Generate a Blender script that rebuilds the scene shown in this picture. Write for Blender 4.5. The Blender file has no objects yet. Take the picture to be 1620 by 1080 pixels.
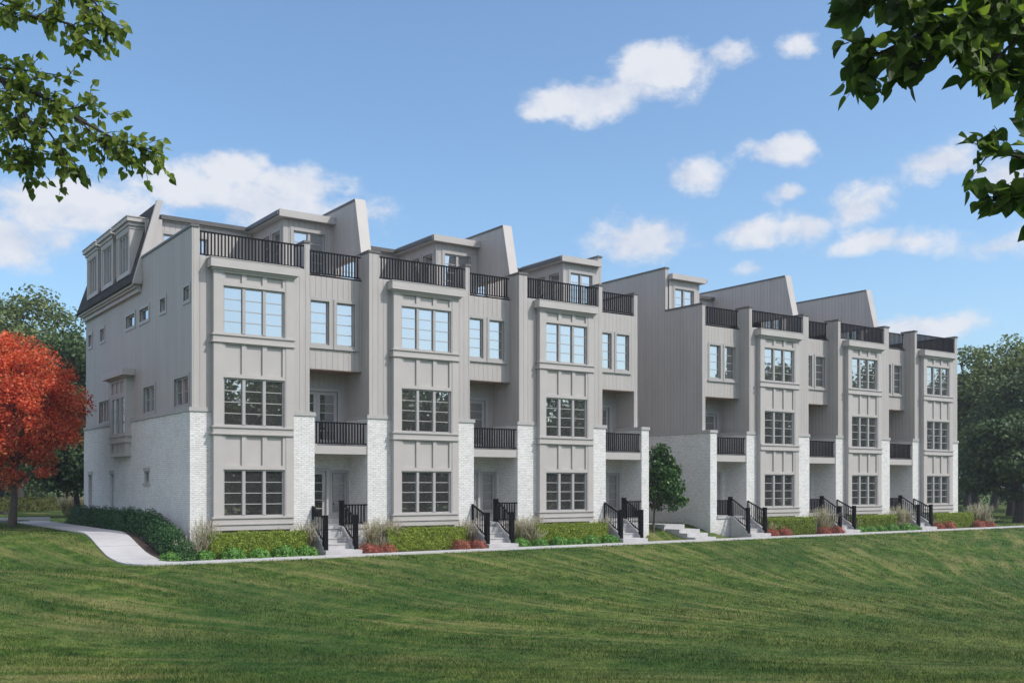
import bpy, math, random
import numpy as np
from mathutils import Vector
R = math.radians
S = bpy.context.scene
COL = S.collection
# ------------------------------------------------------------------ camera constants
CAM = (-11.20, -35.16, 2.5); F = 1619.0; CU = 810.0; HZ = 767.5
TH = math.atan2(2300, 1619.0)
FW = (math.cos(TH), math.sin(TH)); RT = (math.sin(TH), -math.cos(TH))
def ray(u, v):
    a = (u - CU) / F
    return (FW[0] + a * RT[0], FW[1] + a * RT[1], -(v - HZ) / F)
def at(u, v, d):                    # point at perpendicular distance d
    r = ray(u, v); return (CAM[0] + r[0] * d, CAM[1] + r[1] * d, CAM[2] + r[2] * d)
def col(u, y):                      # x on the plane y seen in picture column u
    r = ray(u, 0); return CAM[0] + (y - CAM[1]) * r[0] / r[1]

# ------------------------------------------------------------------ materials
def new_mat(name):
    m = bpy.data.materials.new(name); m.use_nodes = True
    nt = m.node_tree; return m, nt, nt.nodes, nt.links, nt.nodes['Principled BSDF']
def noise(nt, scale, detail=4, vec=None, rough=0.55):
    n = nt.nodes.new('ShaderNodeTexNoise'); n.inputs['Scale'].default_value = scale
    n.inputs['Detail'].default_value = detail; n.inputs['Roughness'].default_value = rough
    if vec is not None: nt.links.new(vec, n.inputs['Vector'])
    return n.outputs['Fac']
def ramp(nt, fac, stops):
    r = nt.nodes.new('ShaderNodeValToRGB'); e = r.color_ramp.elements
    while len(e) < len(stops): e.new(0.5)
    for k, (p, c) in enumerate(stops): e[k].position = p; e[k].color = (c[0], c[1], c[2], 1)
    nt.links.new(fac, r.inputs['Fac']); return r.outputs['Color']
def math_n(nt, op, a, b=None, c=None):
    n = nt.nodes.new('ShaderNodeMath'); n.operation = op
    for i, v in enumerate((a, b, c)):
        if v is None: continue
        if isinstance(v, (int, float)): n.inputs[i].default_value = v
        else: nt.links.new(v, n.inputs[i])
    return n.outputs[0]
def mixc(nt, fac, a, b, blend='MIX'):
    n = nt.nodes.new('ShaderNodeMix'); n.data_type = 'RGBA'; n.blend_type = blend
    for idx, v in ((0, fac), (6, a), (7, b)):
        if isinstance(v, (int, float)): n.inputs[idx].default_value = v
        elif isinstance(v, tuple): n.inputs[idx].default_value = (v[0], v[1], v[2], 1)
        else: nt.links.new(v, n.inputs[idx])
    return n.outputs[2]
def bump(nt, bsdf, h, strength, dist=0.02):
    b = nt.nodes.new('ShaderNodeBump'); b.inputs['Strength'].default_value = strength
    b.inputs['Distance'].default_value = dist
    nt.links.new(h, b.inputs['Height']); nt.links.new(b.outputs[0], bsdf.inputs['Normal'])
def tex(nt, out='Object'):
    t = nt.nodes.new('ShaderNodeTexCoord'); return t.outputs[out]
def mapping(nt, vec, sc):
    m = nt.nodes.new('ShaderNodeMapping'); nt.links.new(vec, m.inputs['Vector'])
    m.inputs['Scale'].default_value = sc; return m.outputs[0]

def simple(name, c, rough=0.6, var=0.06, scale=2.0, bmp=0.0, metal=0.0, spec=0.5, fine=60):
    m, nt, N, L, b = new_mat(name)
    o = tex(nt)
    f = noise(nt, scale, 5, o); d = noise(nt, fine, 3, o)
    lo = tuple(x * (1 - var) for x in c); hi = tuple(min(1, x * (1 + var)) for x in c)
    c1 = ramp(nt, f, [(0.3, lo), (0.7, hi)])
    c2 = ramp(nt, d, [(0.3, (1 - var * .6,) * 3), (0.7, (1, 1, 1))])
    L.new(mixc(nt, 1.0, c1, c2, 'MULTIPLY'), b.inputs['Base Color'])
    b.inputs['Roughness'].default_value = rough; b.inputs['Metallic'].default_value = metal
    b.inputs['Specular IOR Level'].default_value = spec
    if bmp: bump(nt, b, d, bmp)
    return m
def paving():
    m, nt, N, L, b = new_mat('paving_concrete'); g = N.new('ShaderNodeNewGeometry'); P = g.outputs['Position']
    s = N.new('ShaderNodeSeparateXYZ'); L.new(P, s.inputs[0])
    f = noise(nt, .8, 6, P, .6); d = noise(nt, 40, 4, P); e = noise(nt, 3.5, 5, P, .7)
    c = ramp(nt, f, [(.3, (.40, .39, .39)), (.7, (.52, .505, .50))])
    c = mixc(nt, 1.0, c, ramp(nt, d, [(.3, (.88,) * 3), (.7, (1.04,) * 3)]), 'MULTIPLY')
    c = mixc(nt, ramp(nt, e, [(.60, (0, 0, 0)), (.74, (.35,) * 3)]), c, (.27, .255, .24))
    def joint(o, w): return math_n(nt, 'LESS_THAN', math_n(nt, 'ABSOLUTE', math_n(nt, 'SUBTRACT', math_n(nt, 'FRACT', math_n(nt, 'DIVIDE', o, w)), .5)), .008)
    front = math_n(nt, 'LESS_THAN', s.outputs[1], -1.2)
    j = math_n(nt, 'MAXIMUM', math_n(nt, 'MULTIPLY', joint(s.outputs[0], 1.6), front), math_n(nt, 'MULTIPLY', joint(s.outputs[1], 1.6), math_n(nt, 'SUBTRACT', 1.0, front)))
    c = mixc(nt, j, c, (.17, .165, .16))
    L.new(c, b.inputs['Base Color']); b.inputs['Roughness'].default_value = .88; bump(nt, b, d, .25); return m

GREY = (0.440, 0.407, 0.388)
def siding_mat():
    m, nt, N, L, b = new_mat('board_siding')
    uv = tex(nt, 'UV'); s = N.new('ShaderNodeSeparateXYZ'); L.new(uv, s.inputs[0])
    t = math_n(nt, 'FRACT', math_n(nt, 'DIVIDE', s.outputs[0], 0.23))
    d = math_n(nt, 'ABSOLUTE', math_n(nt, 'SUBTRACT', t, 0.5))
    g = N.new('ShaderNodeMapRange'); g.interpolation_type = 'SMOOTHSTEP'
    L.new(d, g.inputs[0]); g.inputs[1].default_value = 0.012; g.inputs[2].default_value = 0.045
    board = math_n(nt, 'FLOOR', math_n(nt, 'DIVIDE', s.outputs[0], 0.23))
    w = N.new('ShaderNodeTexWhiteNoise'); w.noise_dimensions = '1D'; L.new(board, w.inputs['W'])
    o = tex(nt)
    stain = noise(nt, 1.6, 7, mapping(nt, o, (1, 1, .18)), .62)
    grain = noise(nt, 30, 3, mapping(nt, o, (1, 1, .06)))
    c = ramp(nt, stain, [(0.3, tuple(x * .89 for x in GREY)), (0.7, tuple(x * 1.04 for x in GREY))])
    c = mixc(nt, 1.0, c, ramp(nt, grain, [(0.3, (.95,) * 3), (.7, (1.02,) * 3)]), 'MULTIPLY')
    c = mixc(nt, 1.0, c, ramp(nt, w.outputs[0], [(0, (.965,) * 3), (1, (1.02,) * 3)]), 'MULTIPLY')
    c = mixc(nt, g.outputs[0], tuple(x * .60 for x in GREY), c)  # groove occlusion put into the colour as darker lines between boards
    L.new(c, b.inputs['Base Color']); b.inputs['Roughness'].default_value = 0.62
    bump(nt, b, g.outputs[0], 0.8, 0.012)
    return m
def brick_mat():
    m, nt, N, L, b = new_mat('whitewashed_brick')
    uv = tex(nt, 'UV')
    def bt(c1, c2, mo, off):
        t = N.new('ShaderNodeTexBrick'); L.new(uv, t.inputs['Vector'])
        t.inputs['Color1'].default_value = (*c1, 1); t.inputs['Color2'].default_value = (*c2, 1); t.inputs['Mortar'].default_value = (*mo, 1)
        t.inputs['Scale'].default_value = 1; t.inputs['Mortar Size'].default_value = .010; t.inputs['Mortar Smooth'].default_value = .6
        t.inputs['Brick Width'].default_value = .21; t.inputs['Row Height'].default_value = .072; t.inputs['Bias'].default_value = off
        return t
    t = bt((.80, .785, .77), (.68, .665, .65), (.56, .55, .535), -.15)
    n1 = noise(nt, 1.1, 6, uv); n2 = noise(nt, 26, 4, mapping(nt, uv, (.22, 1.5, 1)))
    c = mixc(nt, 1.0, t.outputs['Color'], ramp(nt, n2, [(.33, (.74, .73, .72)), (.5, (.98, .98, .98)), (.75, (1.1, 1.1, 1.1))]), 'MULTIPLY')
    c = mixc(nt, 1.0, c, ramp(nt, n1, [(.3, (.92, .92, .91)), (.7, (1.03, 1.03, 1.03))]), 'MULTIPLY')
    sv = N.new('ShaderNodeSeparateXYZ'); L.new(uv, sv.inputs[0])
    dirt = math_n(nt, 'MULTIPLY_ADD', sv.outputs[1], -1.1, math_n(nt, 'MULTIPLY_ADD', noise(nt, 2.2, 7, uv, .65), 2.2, -.35))
    c = mixc(nt, math_n(nt, 'MULTIPLY', math_n(nt, 'MINIMUM', math_n(nt, 'MAXIMUM', dirt, 0.0), 1.0), .45), c, (.36, .335, .30))
    L.new(c, b.inputs['Base Color']); b.inputs['Roughness'].default_value = .85
    h = math_n(nt, 'ADD', math_n(nt, 'MULTIPLY', t.outputs['Fac'], -1.0), math_n(nt, 'MULTIPLY', n2, .9))
    bump(nt, b, h, .7, .012)
    return m
def glass_mat():
    m, nt, N, L, b = new_mat('window_glass')
    N.remove(b); out = N['Material Output']
    dif = N.new('ShaderNodeBsdfDiffuse'); gl = N.new('ShaderNodeBsdfGlossy'); mx = N.new('ShaderNodeMixShader')
    o = tex(nt); blind = noise(nt, 1.3, 3, mapping(nt, o, (1, 1, .3)))
    L.new(ramp(nt, blind, [(.35, (.028, .026, .023)), (.7, (.062, .058, .052))]), dif.inputs['Color'])
    gl.inputs['Roughness'].default_value = .012; gl.inputs['Color'].default_value = (.93, .96, 1, 1)
    fr = N.new('ShaderNodeFresnel'); fr.inputs['IOR'].default_value = 1.5
    fac = math_n(nt, 'MINIMUM', math_n(nt, 'ADD', fr.outputs[0], .42), 1.0)
    L.new(fac, mx.inputs[0]); L.new(dif.outputs[0], mx.inputs[1]); L.new(gl.outputs[0], mx.inputs[2])
    bm = N.new('ShaderNodeBump'); bm.inputs['Strength'].default_value = .05; bm.inputs['Distance'].default_value = .02
    L.new(noise(nt, .9, 1, o), bm.inputs['Height']); L.new(bm.outputs[0], gl.inputs['Normal'])
    L.new(mx.outputs[0], out.inputs['Surface'])
    return m
def shingle_mat():
    m, nt, N, L, b = new_mat('dark_shingles')
    uv = tex(nt, 'UV')
    t = N.new('ShaderNodeTexBrick'); L.new(uv, t.inputs['Vector'])
    t.inputs['Color1'].default_value = (.03, .028, .03, 1); t.inputs['Color2'].default_value = (.058, .053, .052, 1); t.inputs['Mortar'].default_value = (.012, .012, .012, 1)
    t.inputs['Scale'].default_value = 1; t.inputs['Mortar Size'].default_value = .008; t.inputs['Brick Width'].default_value = .3; t.inputs['Row Height'].default_value = .14
    L.new(t.outputs['Color'], b.inputs['Base Color']); b.inputs['Roughness'].default_value = .95
    bump(nt, b, math_n(nt, 'MULTIPLY', t.outputs['Fac'], -1.0), .7, .01)
    return m
def leaf_mat(name, stops, trans=.35, rough=.5, patch=None, spec=.35):
    m, nt, N, L, b = new_mat(name)
    g = N.new('ShaderNodeNewGeometry')
    c = ramp(nt, g.outputs['Random Per Island'], stops)
    if patch:
        f = noise(nt, patch, 3, tex(nt))
        c = mixc(nt, 1.0, c, ramp(nt, f, [(.3, (.7, .72, .7)), (.7, (1.15, 1.12, 1.05))]), 'MULTIPLY')
    L.new(c, b.inputs['Base Color']); b.inputs['Roughness'].default_value = rough
    b.inputs['Specular IOR Level'].default_value = spec
    t = N.new('ShaderNodeBsdfTranslucent'); mx = N.new('ShaderNodeMixShader'); mx.inputs[0].default_value = trans
    L.new(mixc(nt, 1.0, c, (1.1, 1.15, .75), 'MULTIPLY'), t.inputs['Color'])
    L.new(b.outputs[0], mx.inputs[1]); L.new(t.outputs[0], mx.inputs[2]); L.new(mx.outputs[0], N['Material Output'].inputs['Surface'])
    return m
def lawn_nodes(nt):
    """turf colour from real-world position: mown streaks that run down the bank, straw patches, green patches"""
    g = nt.nodes.new('ShaderNodeNewGeometry'); P = g.outputs['Position']
    # the mower's passes fan out up the sides of the hollow in front of the camera
    wn = nt.nodes.new('ShaderNodeTexNoise'); wn.inputs['Scale'].default_value = .06; wn.inputs['Detail'].default_value = 1; nt.links.new(P, wn.inputs['Vector'])
    vm = nt.nodes.new('ShaderNodeVectorMath'); vm.operation = 'MULTIPLY_ADD'; nt.links.new(wn.outputs['Color'], vm.inputs[0]); vm.inputs[1].default_value = (4, 4, 0); nt.links.new(P, vm.inputs[2])
    sp = nt.nodes.new('ShaderNodeSeparateXYZ'); nt.links.new(vm.outputs[0], sp.inputs[0])
    dx = math_n(nt, 'SUBTRACT', sp.outputs[0], 13.0); dy = math_n(nt, 'ADD', sp.outputs[1], 25.0)
    phi = math_n(nt, 'MULTIPLY', math_n(nt, 'ARCTAN2', dx, dy), 38.0); rad = math_n(nt, 'MULTIPLY', math_n(nt, 'SQRT', math_n(nt, 'MULTIPLY_ADD', dx, dx, math_n(nt, 'MULTIPLY', dy, dy))), .13)
    rot = nt.nodes.new('ShaderNodeCombineXYZ'); nt.links.new(phi, rot.inputs[0]); nt.links.new(rad, rot.inputs[1])
    streak = noise(nt, 1.15, 7, rot.outputs[0], .66)
    broad = noise(nt, .16, 4, P, .6)
    mid = noise(nt, 1.5, 10, P, .74)
    c = ramp(nt, mid, [(.37, (.026, .060, .012)), (.49, (.062, .112, .021)), (.61, (.135, .178, .044))])
    c = mixc(nt, ramp(nt, streak, [(.47, (0, 0, 0)), (.63, (.85,) * 3)]), c, (.225, .212, .085))
    c = mixc(nt, ramp(nt, broad, [(.38, (.6,) * 3), (.56, (0, 0, 0))]), c, (.026, .074, .018))
    return c, mid
def lawn_mat():
    m, nt, N, L, b = new_mat('lawn_soil')
    c, mid = lawn_nodes(nt)
    f = noise(nt, 22, 4, tex(nt))
    c = mixc(nt, 1.0, c, ramp(nt, f, [(.3, (.55, .58, .5)), (.7, (1.2, 1.2, 1.15))]), 'MULTIPLY')
    L.new(c, b.inputs['Base Color']); b.inputs['Roughness'].default_value = .95; b.inputs['Specular IOR Level'].default_value = .1
    bump(nt, b, f, .9, .05); return m
def blade_mat():
    m, nt, N, L, b = new_mat('grass_blades')
    c, mid = lawn_nodes(nt)
    g = N.new('ShaderNodeNewGeometry')
    c = mixc(nt, 1.0, c, ramp(nt, g.outputs['Random Per Island'], [(0, (.55, .6, .5)), (.6, (1.15, 1.15, 1.0)), (1, (2.0, 1.85, 1.5))]), 'MULTIPLY')
    L.new(c, b.inputs['Base Color']); b.inputs['Roughness'].default_value = .6; b.inputs['Specular IOR Level'].default_value = .2
    t = N.new('ShaderNodeBsdfTranslucent'); mx = N.new('ShaderNodeMixShader'); mx.inputs[0].default_value = .35
    L.new(c, t.inputs['Color']); L.new(b.outputs[0], mx.inputs[1]); L.new(t.outputs[0], mx.inputs[2]); L.new(mx.outputs[0], N['Material Output'].inputs['Surface'])
    return m
M = dict(
    siding=siding_mat(), sash=simple('window_sash', (.37, .352, .34), .5, .05, 2), trim=simple('painted_trim', GREY, .55, .05, 1.2, fine=25), brick=brick_mat(), glass=glass_mat(),
    cap=simple('parapet_metal', (.115, .108, .105), .5, .12, 3), bcap=simple('limestone_cap', (.40, .385, .375), .7, .08, 4, .1),
    gutter=simple('dark_gutter', (.085, .08, .076), .45, .1, 3), black=simple('black_metal', (.005, .005, .007), .5, .15, 6, spec=.12),
    shingle=shingle_mat(), soffit=simple('stained_soffit', (.22, .15, .115), .6, .15, 5), door=simple('door_paint', (.42, .41, .405), .45, .05, 2),
    steel=simple('brushed_steel', (.5, .5, .5), .3, .05, 3, metal=1),
    paving=paving(), concrete=simple('concrete', (.48, .465, .46), .85, .10, 1.2, .25, fine=45), step=simple('step_concrete', (.47, .455, .45), .8, .12, 3, .2),
    terrace=simple('terrace_deck', (.3, .29, .28), .8, .1, 2), mulch=simple('bark_mulch', (.045, .028, .021), .95, .35, 9, 1.0, fine=38),
    asphalt=simple('asphalt', (.075, .075, .08), .9, .15, 2, .3), bark=simple('tree_bark', (.085, .068, .055), .9, .3, 8, .8, fine=30),
    barkdark=simple('dark_bark', (.045, .037, .031), .9, .3, 9, .6), lawn=lawn_mat(), blade=blade_mat(),
    hedge=leaf_mat('box_leaves', [(0, (.050, .080, .012)), (.4, (.185, .255, .030)), (.85, (.34, .42, .058)), (1, (.50, .53, .13))], .3, .5),
    shadehedge=leaf_mat('shaded_hedge_leaves', [(0, (.03, .042, .010)), (.5, (.07, .085, .018)), (1, (.14, .15, .04))], .3, .5),  # far hedge: the shade of the trees is put into a darker leaf colour
    laurel=leaf_mat('laurel_leaves', [(0, (.013, .045, .014)), (.5, (.030, .095, .028)), (1, (.085, .19, .06))], .2, .4),
    lowshrub=leaf_mat('low_shrub_leaves', [(0, (.035, .11, .022)), (.5, (.115, .29, .045)), (1, (.25, .44, .10))], .3, .5),
    sedum=leaf_mat('sedum_flowers', [(0, (.24, .045, .045)), (.45, (.44, .10, .09)), (.75, (.52, .17, .14)), (.8, (.12, .15, .04)), (1, (.20, .22, .07))], .25, .7),
    oreed=leaf_mat('reed_blades', [(0, (.09, .12, .04)), (.4, (.20, .20, .09)), (.8, (.36, .30, .18)), (1, (.30, .16, .08))], .3, .7),
    plume=leaf_mat('reed_plumes', [(0, (.40, .36, .29)), (1, (.62, .56, .46))], .35, .8),
    red=leaf_mat('red_leaves', [(0, (.36, .038, .022)), (.5, (.82, .140, .068)), (1, (.95, .36, .18))], .5, .5, .9),
    tleaf=leaf_mat('mid_green_leaves', [(0, (.060, .095, .030)), (.5, (.145, .195, .062)), (1, (.27, .31, .13))], .3, .55, .25),
    tdark=leaf_mat('dark_green_leaves', [(0, (.028, .058, .023)), (.5, (.066, .116, .042)), (1, (.15, .21, .08))], .3, .55, .2),
    young=leaf_mat('young_tree_leaves', [(0, (.018, .058, .015)), (.5, (.040, .110, .024)), (1, (.09, .18, .045))], .3, .4, 1.2),
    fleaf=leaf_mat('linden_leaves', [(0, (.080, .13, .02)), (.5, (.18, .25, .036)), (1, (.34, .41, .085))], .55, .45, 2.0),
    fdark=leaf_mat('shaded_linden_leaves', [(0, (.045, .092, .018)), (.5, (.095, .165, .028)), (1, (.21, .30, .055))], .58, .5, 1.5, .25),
)

# ------------------------------------------------------------------ mesh helpers
def tag(o, label, cat, group=None, kind=None):
    o['label'] = label; o['category'] = cat
    if group: o['group'] = group
    if kind: o['kind'] = kind
    return o
def empty(name, loc):
    o = bpy.data.objects.new(name, None); COL.objects.link(o); o.location = loc
    o.empty_display_size = .5; return o
def root_loc(p):
    while p is not None and p.parent is not None: p = p.parent
    return p.location if p is not None else Vector((0, 0, 0))
class MB:
    def __init__(s, X0=0.0, sg=1): s.v = []; s.f = []; s.X0 = X0; s.sg = sg; s.smooth = []
    def face(s, pts, smooth=False):
        n = len(s.v); P = [(s.X0 + s.sg * p[0], p[1], p[2]) for p in pts]
        if s.sg < 0: P.reverse()
        s.v += P; s.f.append(tuple(range(n, n + len(P)))); s.smooth.append(smooth)
    def box(s, x0, x1, y0, y1, z0, z1):
        if x0 > x1: x0, x1 = x1, x0
        a, b, c, d = (x0, y0, z0), (x1, y0, z0), (x1, y1, z0), (x0, y1, z0)
        e, f, g, h = (x0, y0, z1), (x1, y0, z1), (x1, y1, z1), (x0, y1, z1)
        for q in ((a, b, f, e), (b, c, g, f), (c, d, h, g), (d, a, e, h), (e, f, g, h), (d, c, b, a)): s.face(q)
        return s
    def prism_x(s, poly, x0, x1):       # poly in (y,z), counter-clockwise seen from -x side
        A = [(x0, y, z) for y, z in poly]; B = [(x1, y, z) for y, z in poly]; n = len(poly)
        s.face(A[::-1] if _area(poly) > 0 else A); s.face(B if _area(poly) > 0 else B[::-1])
        for i in range(n):
            j = (i + 1) % n
            q = (A[i], A[j], B[j], B[i]); s.face(q if _area(poly) > 0 else q[::-1])
    def panel_y(s, y, x0, x1, z0, z1, holes=(), depth=0.0):   # faces -y
        xs = sorted({x0, x1, *[h[0] for h in holes], *[h[1] for h in holes]}); zs = sorted({z0, z1, *[h[2] for h in holes], *[h[3] for h in holes]})
        for i in range(len(xs) - 1):
            for k in range(len(zs) - 1):
                cx, cz = (xs[i] + xs[i + 1]) / 2, (zs[k] + zs[k + 1]) / 2
                if cx < x0 or cx > x1 or any(h[0] < cx < h[1] and h[2] < cz < h[3] for h in holes): continue
                s.face(((xs[i], y, zs[k]), (xs[i + 1], y, zs[k]), (xs[i + 1], y, zs[k + 1]), (xs[i], y, zs[k + 1])))
        if depth:
            for a, b, c, d in holes:
                e = y + depth
                s.face(((a, y, c), (a, y, d), (a, e, d), (a, e, c))); s.face(((b, y, d), (b, y, c), (b, e, c), (b, e, d)))
                s.face(((a, y, d), (b, y, d), (b, e, d), (a, e, d))); s.face(((b, y, c), (a, y, c), (a, e, c), (b, e, c)))
    def panel_x(s, x, y0, y1, z0, z1, holes=(), depth=0.0):   # faces -x
        ys = sorted({y0, y1, *[h[0] for h in holes], *[h[1] for h in holes]}); zs = sorted({z0, z1, *[h[2] for h in holes], *[h[3] for h in holes]})
        for i in range(len(ys) - 1):
            for k in range(len(zs) - 1):
                cy, cz = (ys[i] + ys[i + 1]) / 2, (zs[k] + zs[k + 1]) / 2
                if any(h[0] < cy < h[1] and h[2] < cz < h[3] for h in holes): continue
                s.face(((x, ys[i + 1], zs[k]), (x, ys[i], zs[k]), (x, ys[i], zs[k + 1]), (x, ys[i + 1], zs[k + 1])))
        if depth:
            for a, b, c, d in holes:
                e = x + depth
                s.face(((x, a, c), (x, a, d), (e, a, d), (e, a, c))[::-1]); s.face(((x, b, d), (x, b, c), (e, b, c), (e, b, d))[::-1])
                s.face(((x, a, d), (x, b, d), (e, b, d), (e, a, d))[::-1]); s.face(((x, b, c), (x, a, c), (e, a, c), (e, b, c))[::-1])
    def bar(s, p, q, w, h=None):         # a rectangular bar from p to q (upright section)
        h = w if h is None else h
        p, q = Vector(p), Vector(q); d = (q - p).normalized()
        side = Vector((d.y, -d.x, 0))
        if side.length < 1e-5: side = Vector((1, 0, 0))
        side.normalize(); up = side.cross(d).normalized()
        def ring(c): return [c + side * (w / 2) * a + up * (h / 2) * b for a, b in ((-1, -1), (1, -1), (1, 1), (-1, 1))]
        A, B = ring(p), ring(q)
        for i in range(4):
            j = (i + 1) % 4; s.face([tuple(A[i]), tuple(B[i]), tuple(B[j]), tuple(A[j])])
        s.face([tuple(x) for x in A]); s.face([tuple(x) for x in B[::-1]])
    def tube(s, pts, rad, n=8):
        pts = [Vector(p) for p in pts]; rings = []
        for i, p in enumerate(pts):
            d = (pts[min(i + 1, len(pts) - 1)] - pts[max(i - 1, 0)]).normalized()
            a = d.cross(Vector((0.31, 0.9, 0.22))).normalized(); b = d.cross(a)
            rings.append([tuple(p + (a * math.cos(2 * math.pi * k / n) + b * math.sin(2 * math.pi * k / n)) * rad[i]) for k in range(n)])
        base = len(s.v)
        for r in rings: s.v += r
        for i in range(len(rings) - 1):
            for k in range(n):
                k2 = (k + 1) % n
                s.f.append((base + i * n + k, base + (i + 1) * n + k, base + (i + 1) * n + k2, base + i * n + k2)); s.smooth.append(True)
    def build(s, name, mat, parent=None, loc=None):
        me = bpy.data.meshes.new(name)
        off = root_loc(parent) if parent is not None else Vector(loc or (0, 0, 0))
        vs = [(a - off.x, b - off.y, c - off.z) for a, b, c in s.v]
        me.from_pydata(vs, [], s.f)
        me.polygons.foreach_set('use_smooth', s.smooth)
        uvl = me.uv_layers.new(name='UVMap'); buf = np.zeros(len(me.loops) * 2, dtype=np.float32)
        V = s.v
        for p in me.polygons:
            n = p.normal
            for li in p.loop_indices:
                x, y, z = V[me.loops[li].vertex_index]
                if abs(n.z) > .75: a, b = x, y
                elif abs(n.x) > abs(n.y): a, b = y, z
                else: a, b = x, z
                buf[2 * li] = a; buf[2 * li + 1] = b
        uvl.data.foreach_set('uv', buf)
        me.materials.append(mat)
        o = bpy.data.objects.new(name, me); COL.objects.link(o)
        if parent is not None: o.parent = parent
        else: o.location = off
        return o
def _area(p): return sum(p[i][0] * p[(i + 1) % len(p)][1] - p[(i + 1) % len(p)][0] * p[i][1] for i in range(len(p)))
def np_mesh(name, verts, nper, mat, parent=None, loc=(0, 0, 0), smooth=False):
    """verts: (n, nper, 3) separate polygons"""
    n = verts.shape[0]; me = bpy.data.meshes.new(name)
    me.vertices.add(n * nper); me.vertices.foreach_set('co', verts.reshape(-1).astype(np.float32))
    me.loops.add(n * nper); me.loops.foreach_set('vertex_index', np.arange(n * nper, dtype=np.int32))
    me.polygons.add(n); me.polygons.foreach_set('loop_start', np.arange(0, n * nper, nper, dtype=np.int32))
    me.update(calc_edges=True); me.materials.append(mat)
    o = bpy.data.objects.new(name, me); COL.objects.link(o)
    if parent is not None: o.parent = parent
    else: o.location = loc
    return o
def copy_tree(o, parent=None):
    c = o.copy(); COL.objects.link(c)
    if parent is not None: c.parent = parent
    for ch in list(o.children): copy_tree(ch, c)
    return c
def smooth01(t): t = max(0.0, min(1.0, t)); return t * t * (3 - 2 * t)
# ------------------------------------------------------------------ the townhouses
G = 10.45                                       # terrace floor
def ring(m, ax, x0, x1, z0, z1, w, d0, d1):     # a rectangular frame in the wall plane; ax 'y' faces -y, 'x' faces -x
    for a, b, c, e in ((x0, x0 + w, z0, z1), (x1 - w, x1, z0, z1), (x0 + w, x1 - w, z0, z0 + w), (x0 + w, x1 - w, z1 - w, z1)):
        if ax == 'y': m.box(a, b, d0, d1, c, e)
        else: m.box(d0, d1, a, b, c, e)
def slab(m, ax, a, b, d0, d1, c, e):
    if ax == 'y': m.box(a, b, d0, d1, c, e)
    else: m.box(d0, d1, a, b, c, e)
def window(mk, parent, ax, x0, x1, z0, z1, y, n=1, lites=4, casing=0.0, sill=False, name='window', deep=.10, fw=.055, mull=.11, proud=.03):
    m = mk(); p = mk()
    ring(m, ax, x0, x1, z0, z1, fw, y + deep - .055, y + deep + .03)
    w = (x1 - x0 - 2 * fw - (n - 1) * mull) / n
    for i in range(n):
        a = x0 + fw + i * (w + mull)
        if i < n - 1: slab(m, ax, a + w, a + w + mull, y + deep - .075, y + deep + .03, z0 + fw, z1 - fw)
        for k in range(1, lites):
            z = z0 + fw + (z1 - z0 - 2 * fw) * k / lites
            slab(m, ax, a, a + w, y + deep - .018, y + deep + .012, z - .014, z + .014)
        slab(p, ax, a - .01, a + w + .01, y + deep, y + deep + .012, z0 + fw - .01, z1 - fw + .01)
    if casing:
        ring(m, ax, x0 - casing, x1 + casing, z0 - casing, z1 + casing, casing, y - proud, y + .02)
    if sill: slab(m, ax, x0 - casing - .03, x1 + casing + .03, y - .075, y + .02, z0 - casing - .05, z0 - casing + .012)
    f = m.build(name, M['sash'], parent); p.build('pane', M['glass'], f); return f
def door(mk, parent, x0, x1, z0, z1, y, leaves=1, name='front_door', casing=.12):
    m = mk(); p = mk(); h = mk(); dp = .10
    ring(m, 'y', x0 - casing, x1 + casing, z0 - .02, z1 + casing, casing, y - .03, y + .02)
    w = (x1 - x0) / leaves
    for i in range(leaves):
        a, b = x0 + i * w + .006, x0 + (i + 1) * w - .006; s = .125
        for q in ((a, a + s, z0, z1), (b - s, b, z0, z1), (a + s, b - s, z0, z0 + .26), (a + s, b - s, z1 - s, z1)):
            m.box(q[0], q[1], y + dp - .03, y + dp + .03, q[2], q[3])
        for k in range(1, 5):
            z = z0 + .26 + (z1 - s - z0 - .26) * k / 5
            m.box(a + s, b - s, y + dp - .02, y + dp + .01, z - .013, z + .013)
        p.box(a + s - .01, b - s + .01, y + dp, y + dp + .012, z0 + .25, z1 - s + .01)
        hx = b - .06 if i == 0 else a + .06
        h.box(hx - .022, hx + .022, y + dp - .055, y + dp - .03, z0 + .88, z0 + 1.12)
        h.box(hx - .10 if i == 0 else hx, hx if i == 0 else hx + .10, y + dp - .085, y + dp - .06, z0 + .98, z0 + 1.0)
    f = m.build(name, M['door'], parent); p.build('pane', M['glass'], f); h.build('handle', M['steel'], f)
def rail_run(m, x0, x1, y0, y1, zb, zt, step=.122):
    L = math.hypot(x1 - x0, y1 - y0); n = max(2, round(L / step))
    m.bar((x0, y0, zt - .025), (x1, y1, zt - .025), .06, .05); m.bar((x0, y0, zb + .02), (x1, y1, zb + .02), .045, .04)
    for i in range(1, n):
        t = i / n; x, y = x0 + (x1 - x0) * t, y0 + (y1 - y0) * t
        m.bar((x, y, zb + .04), (x, y, zt - .05), .044, .044)

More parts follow.
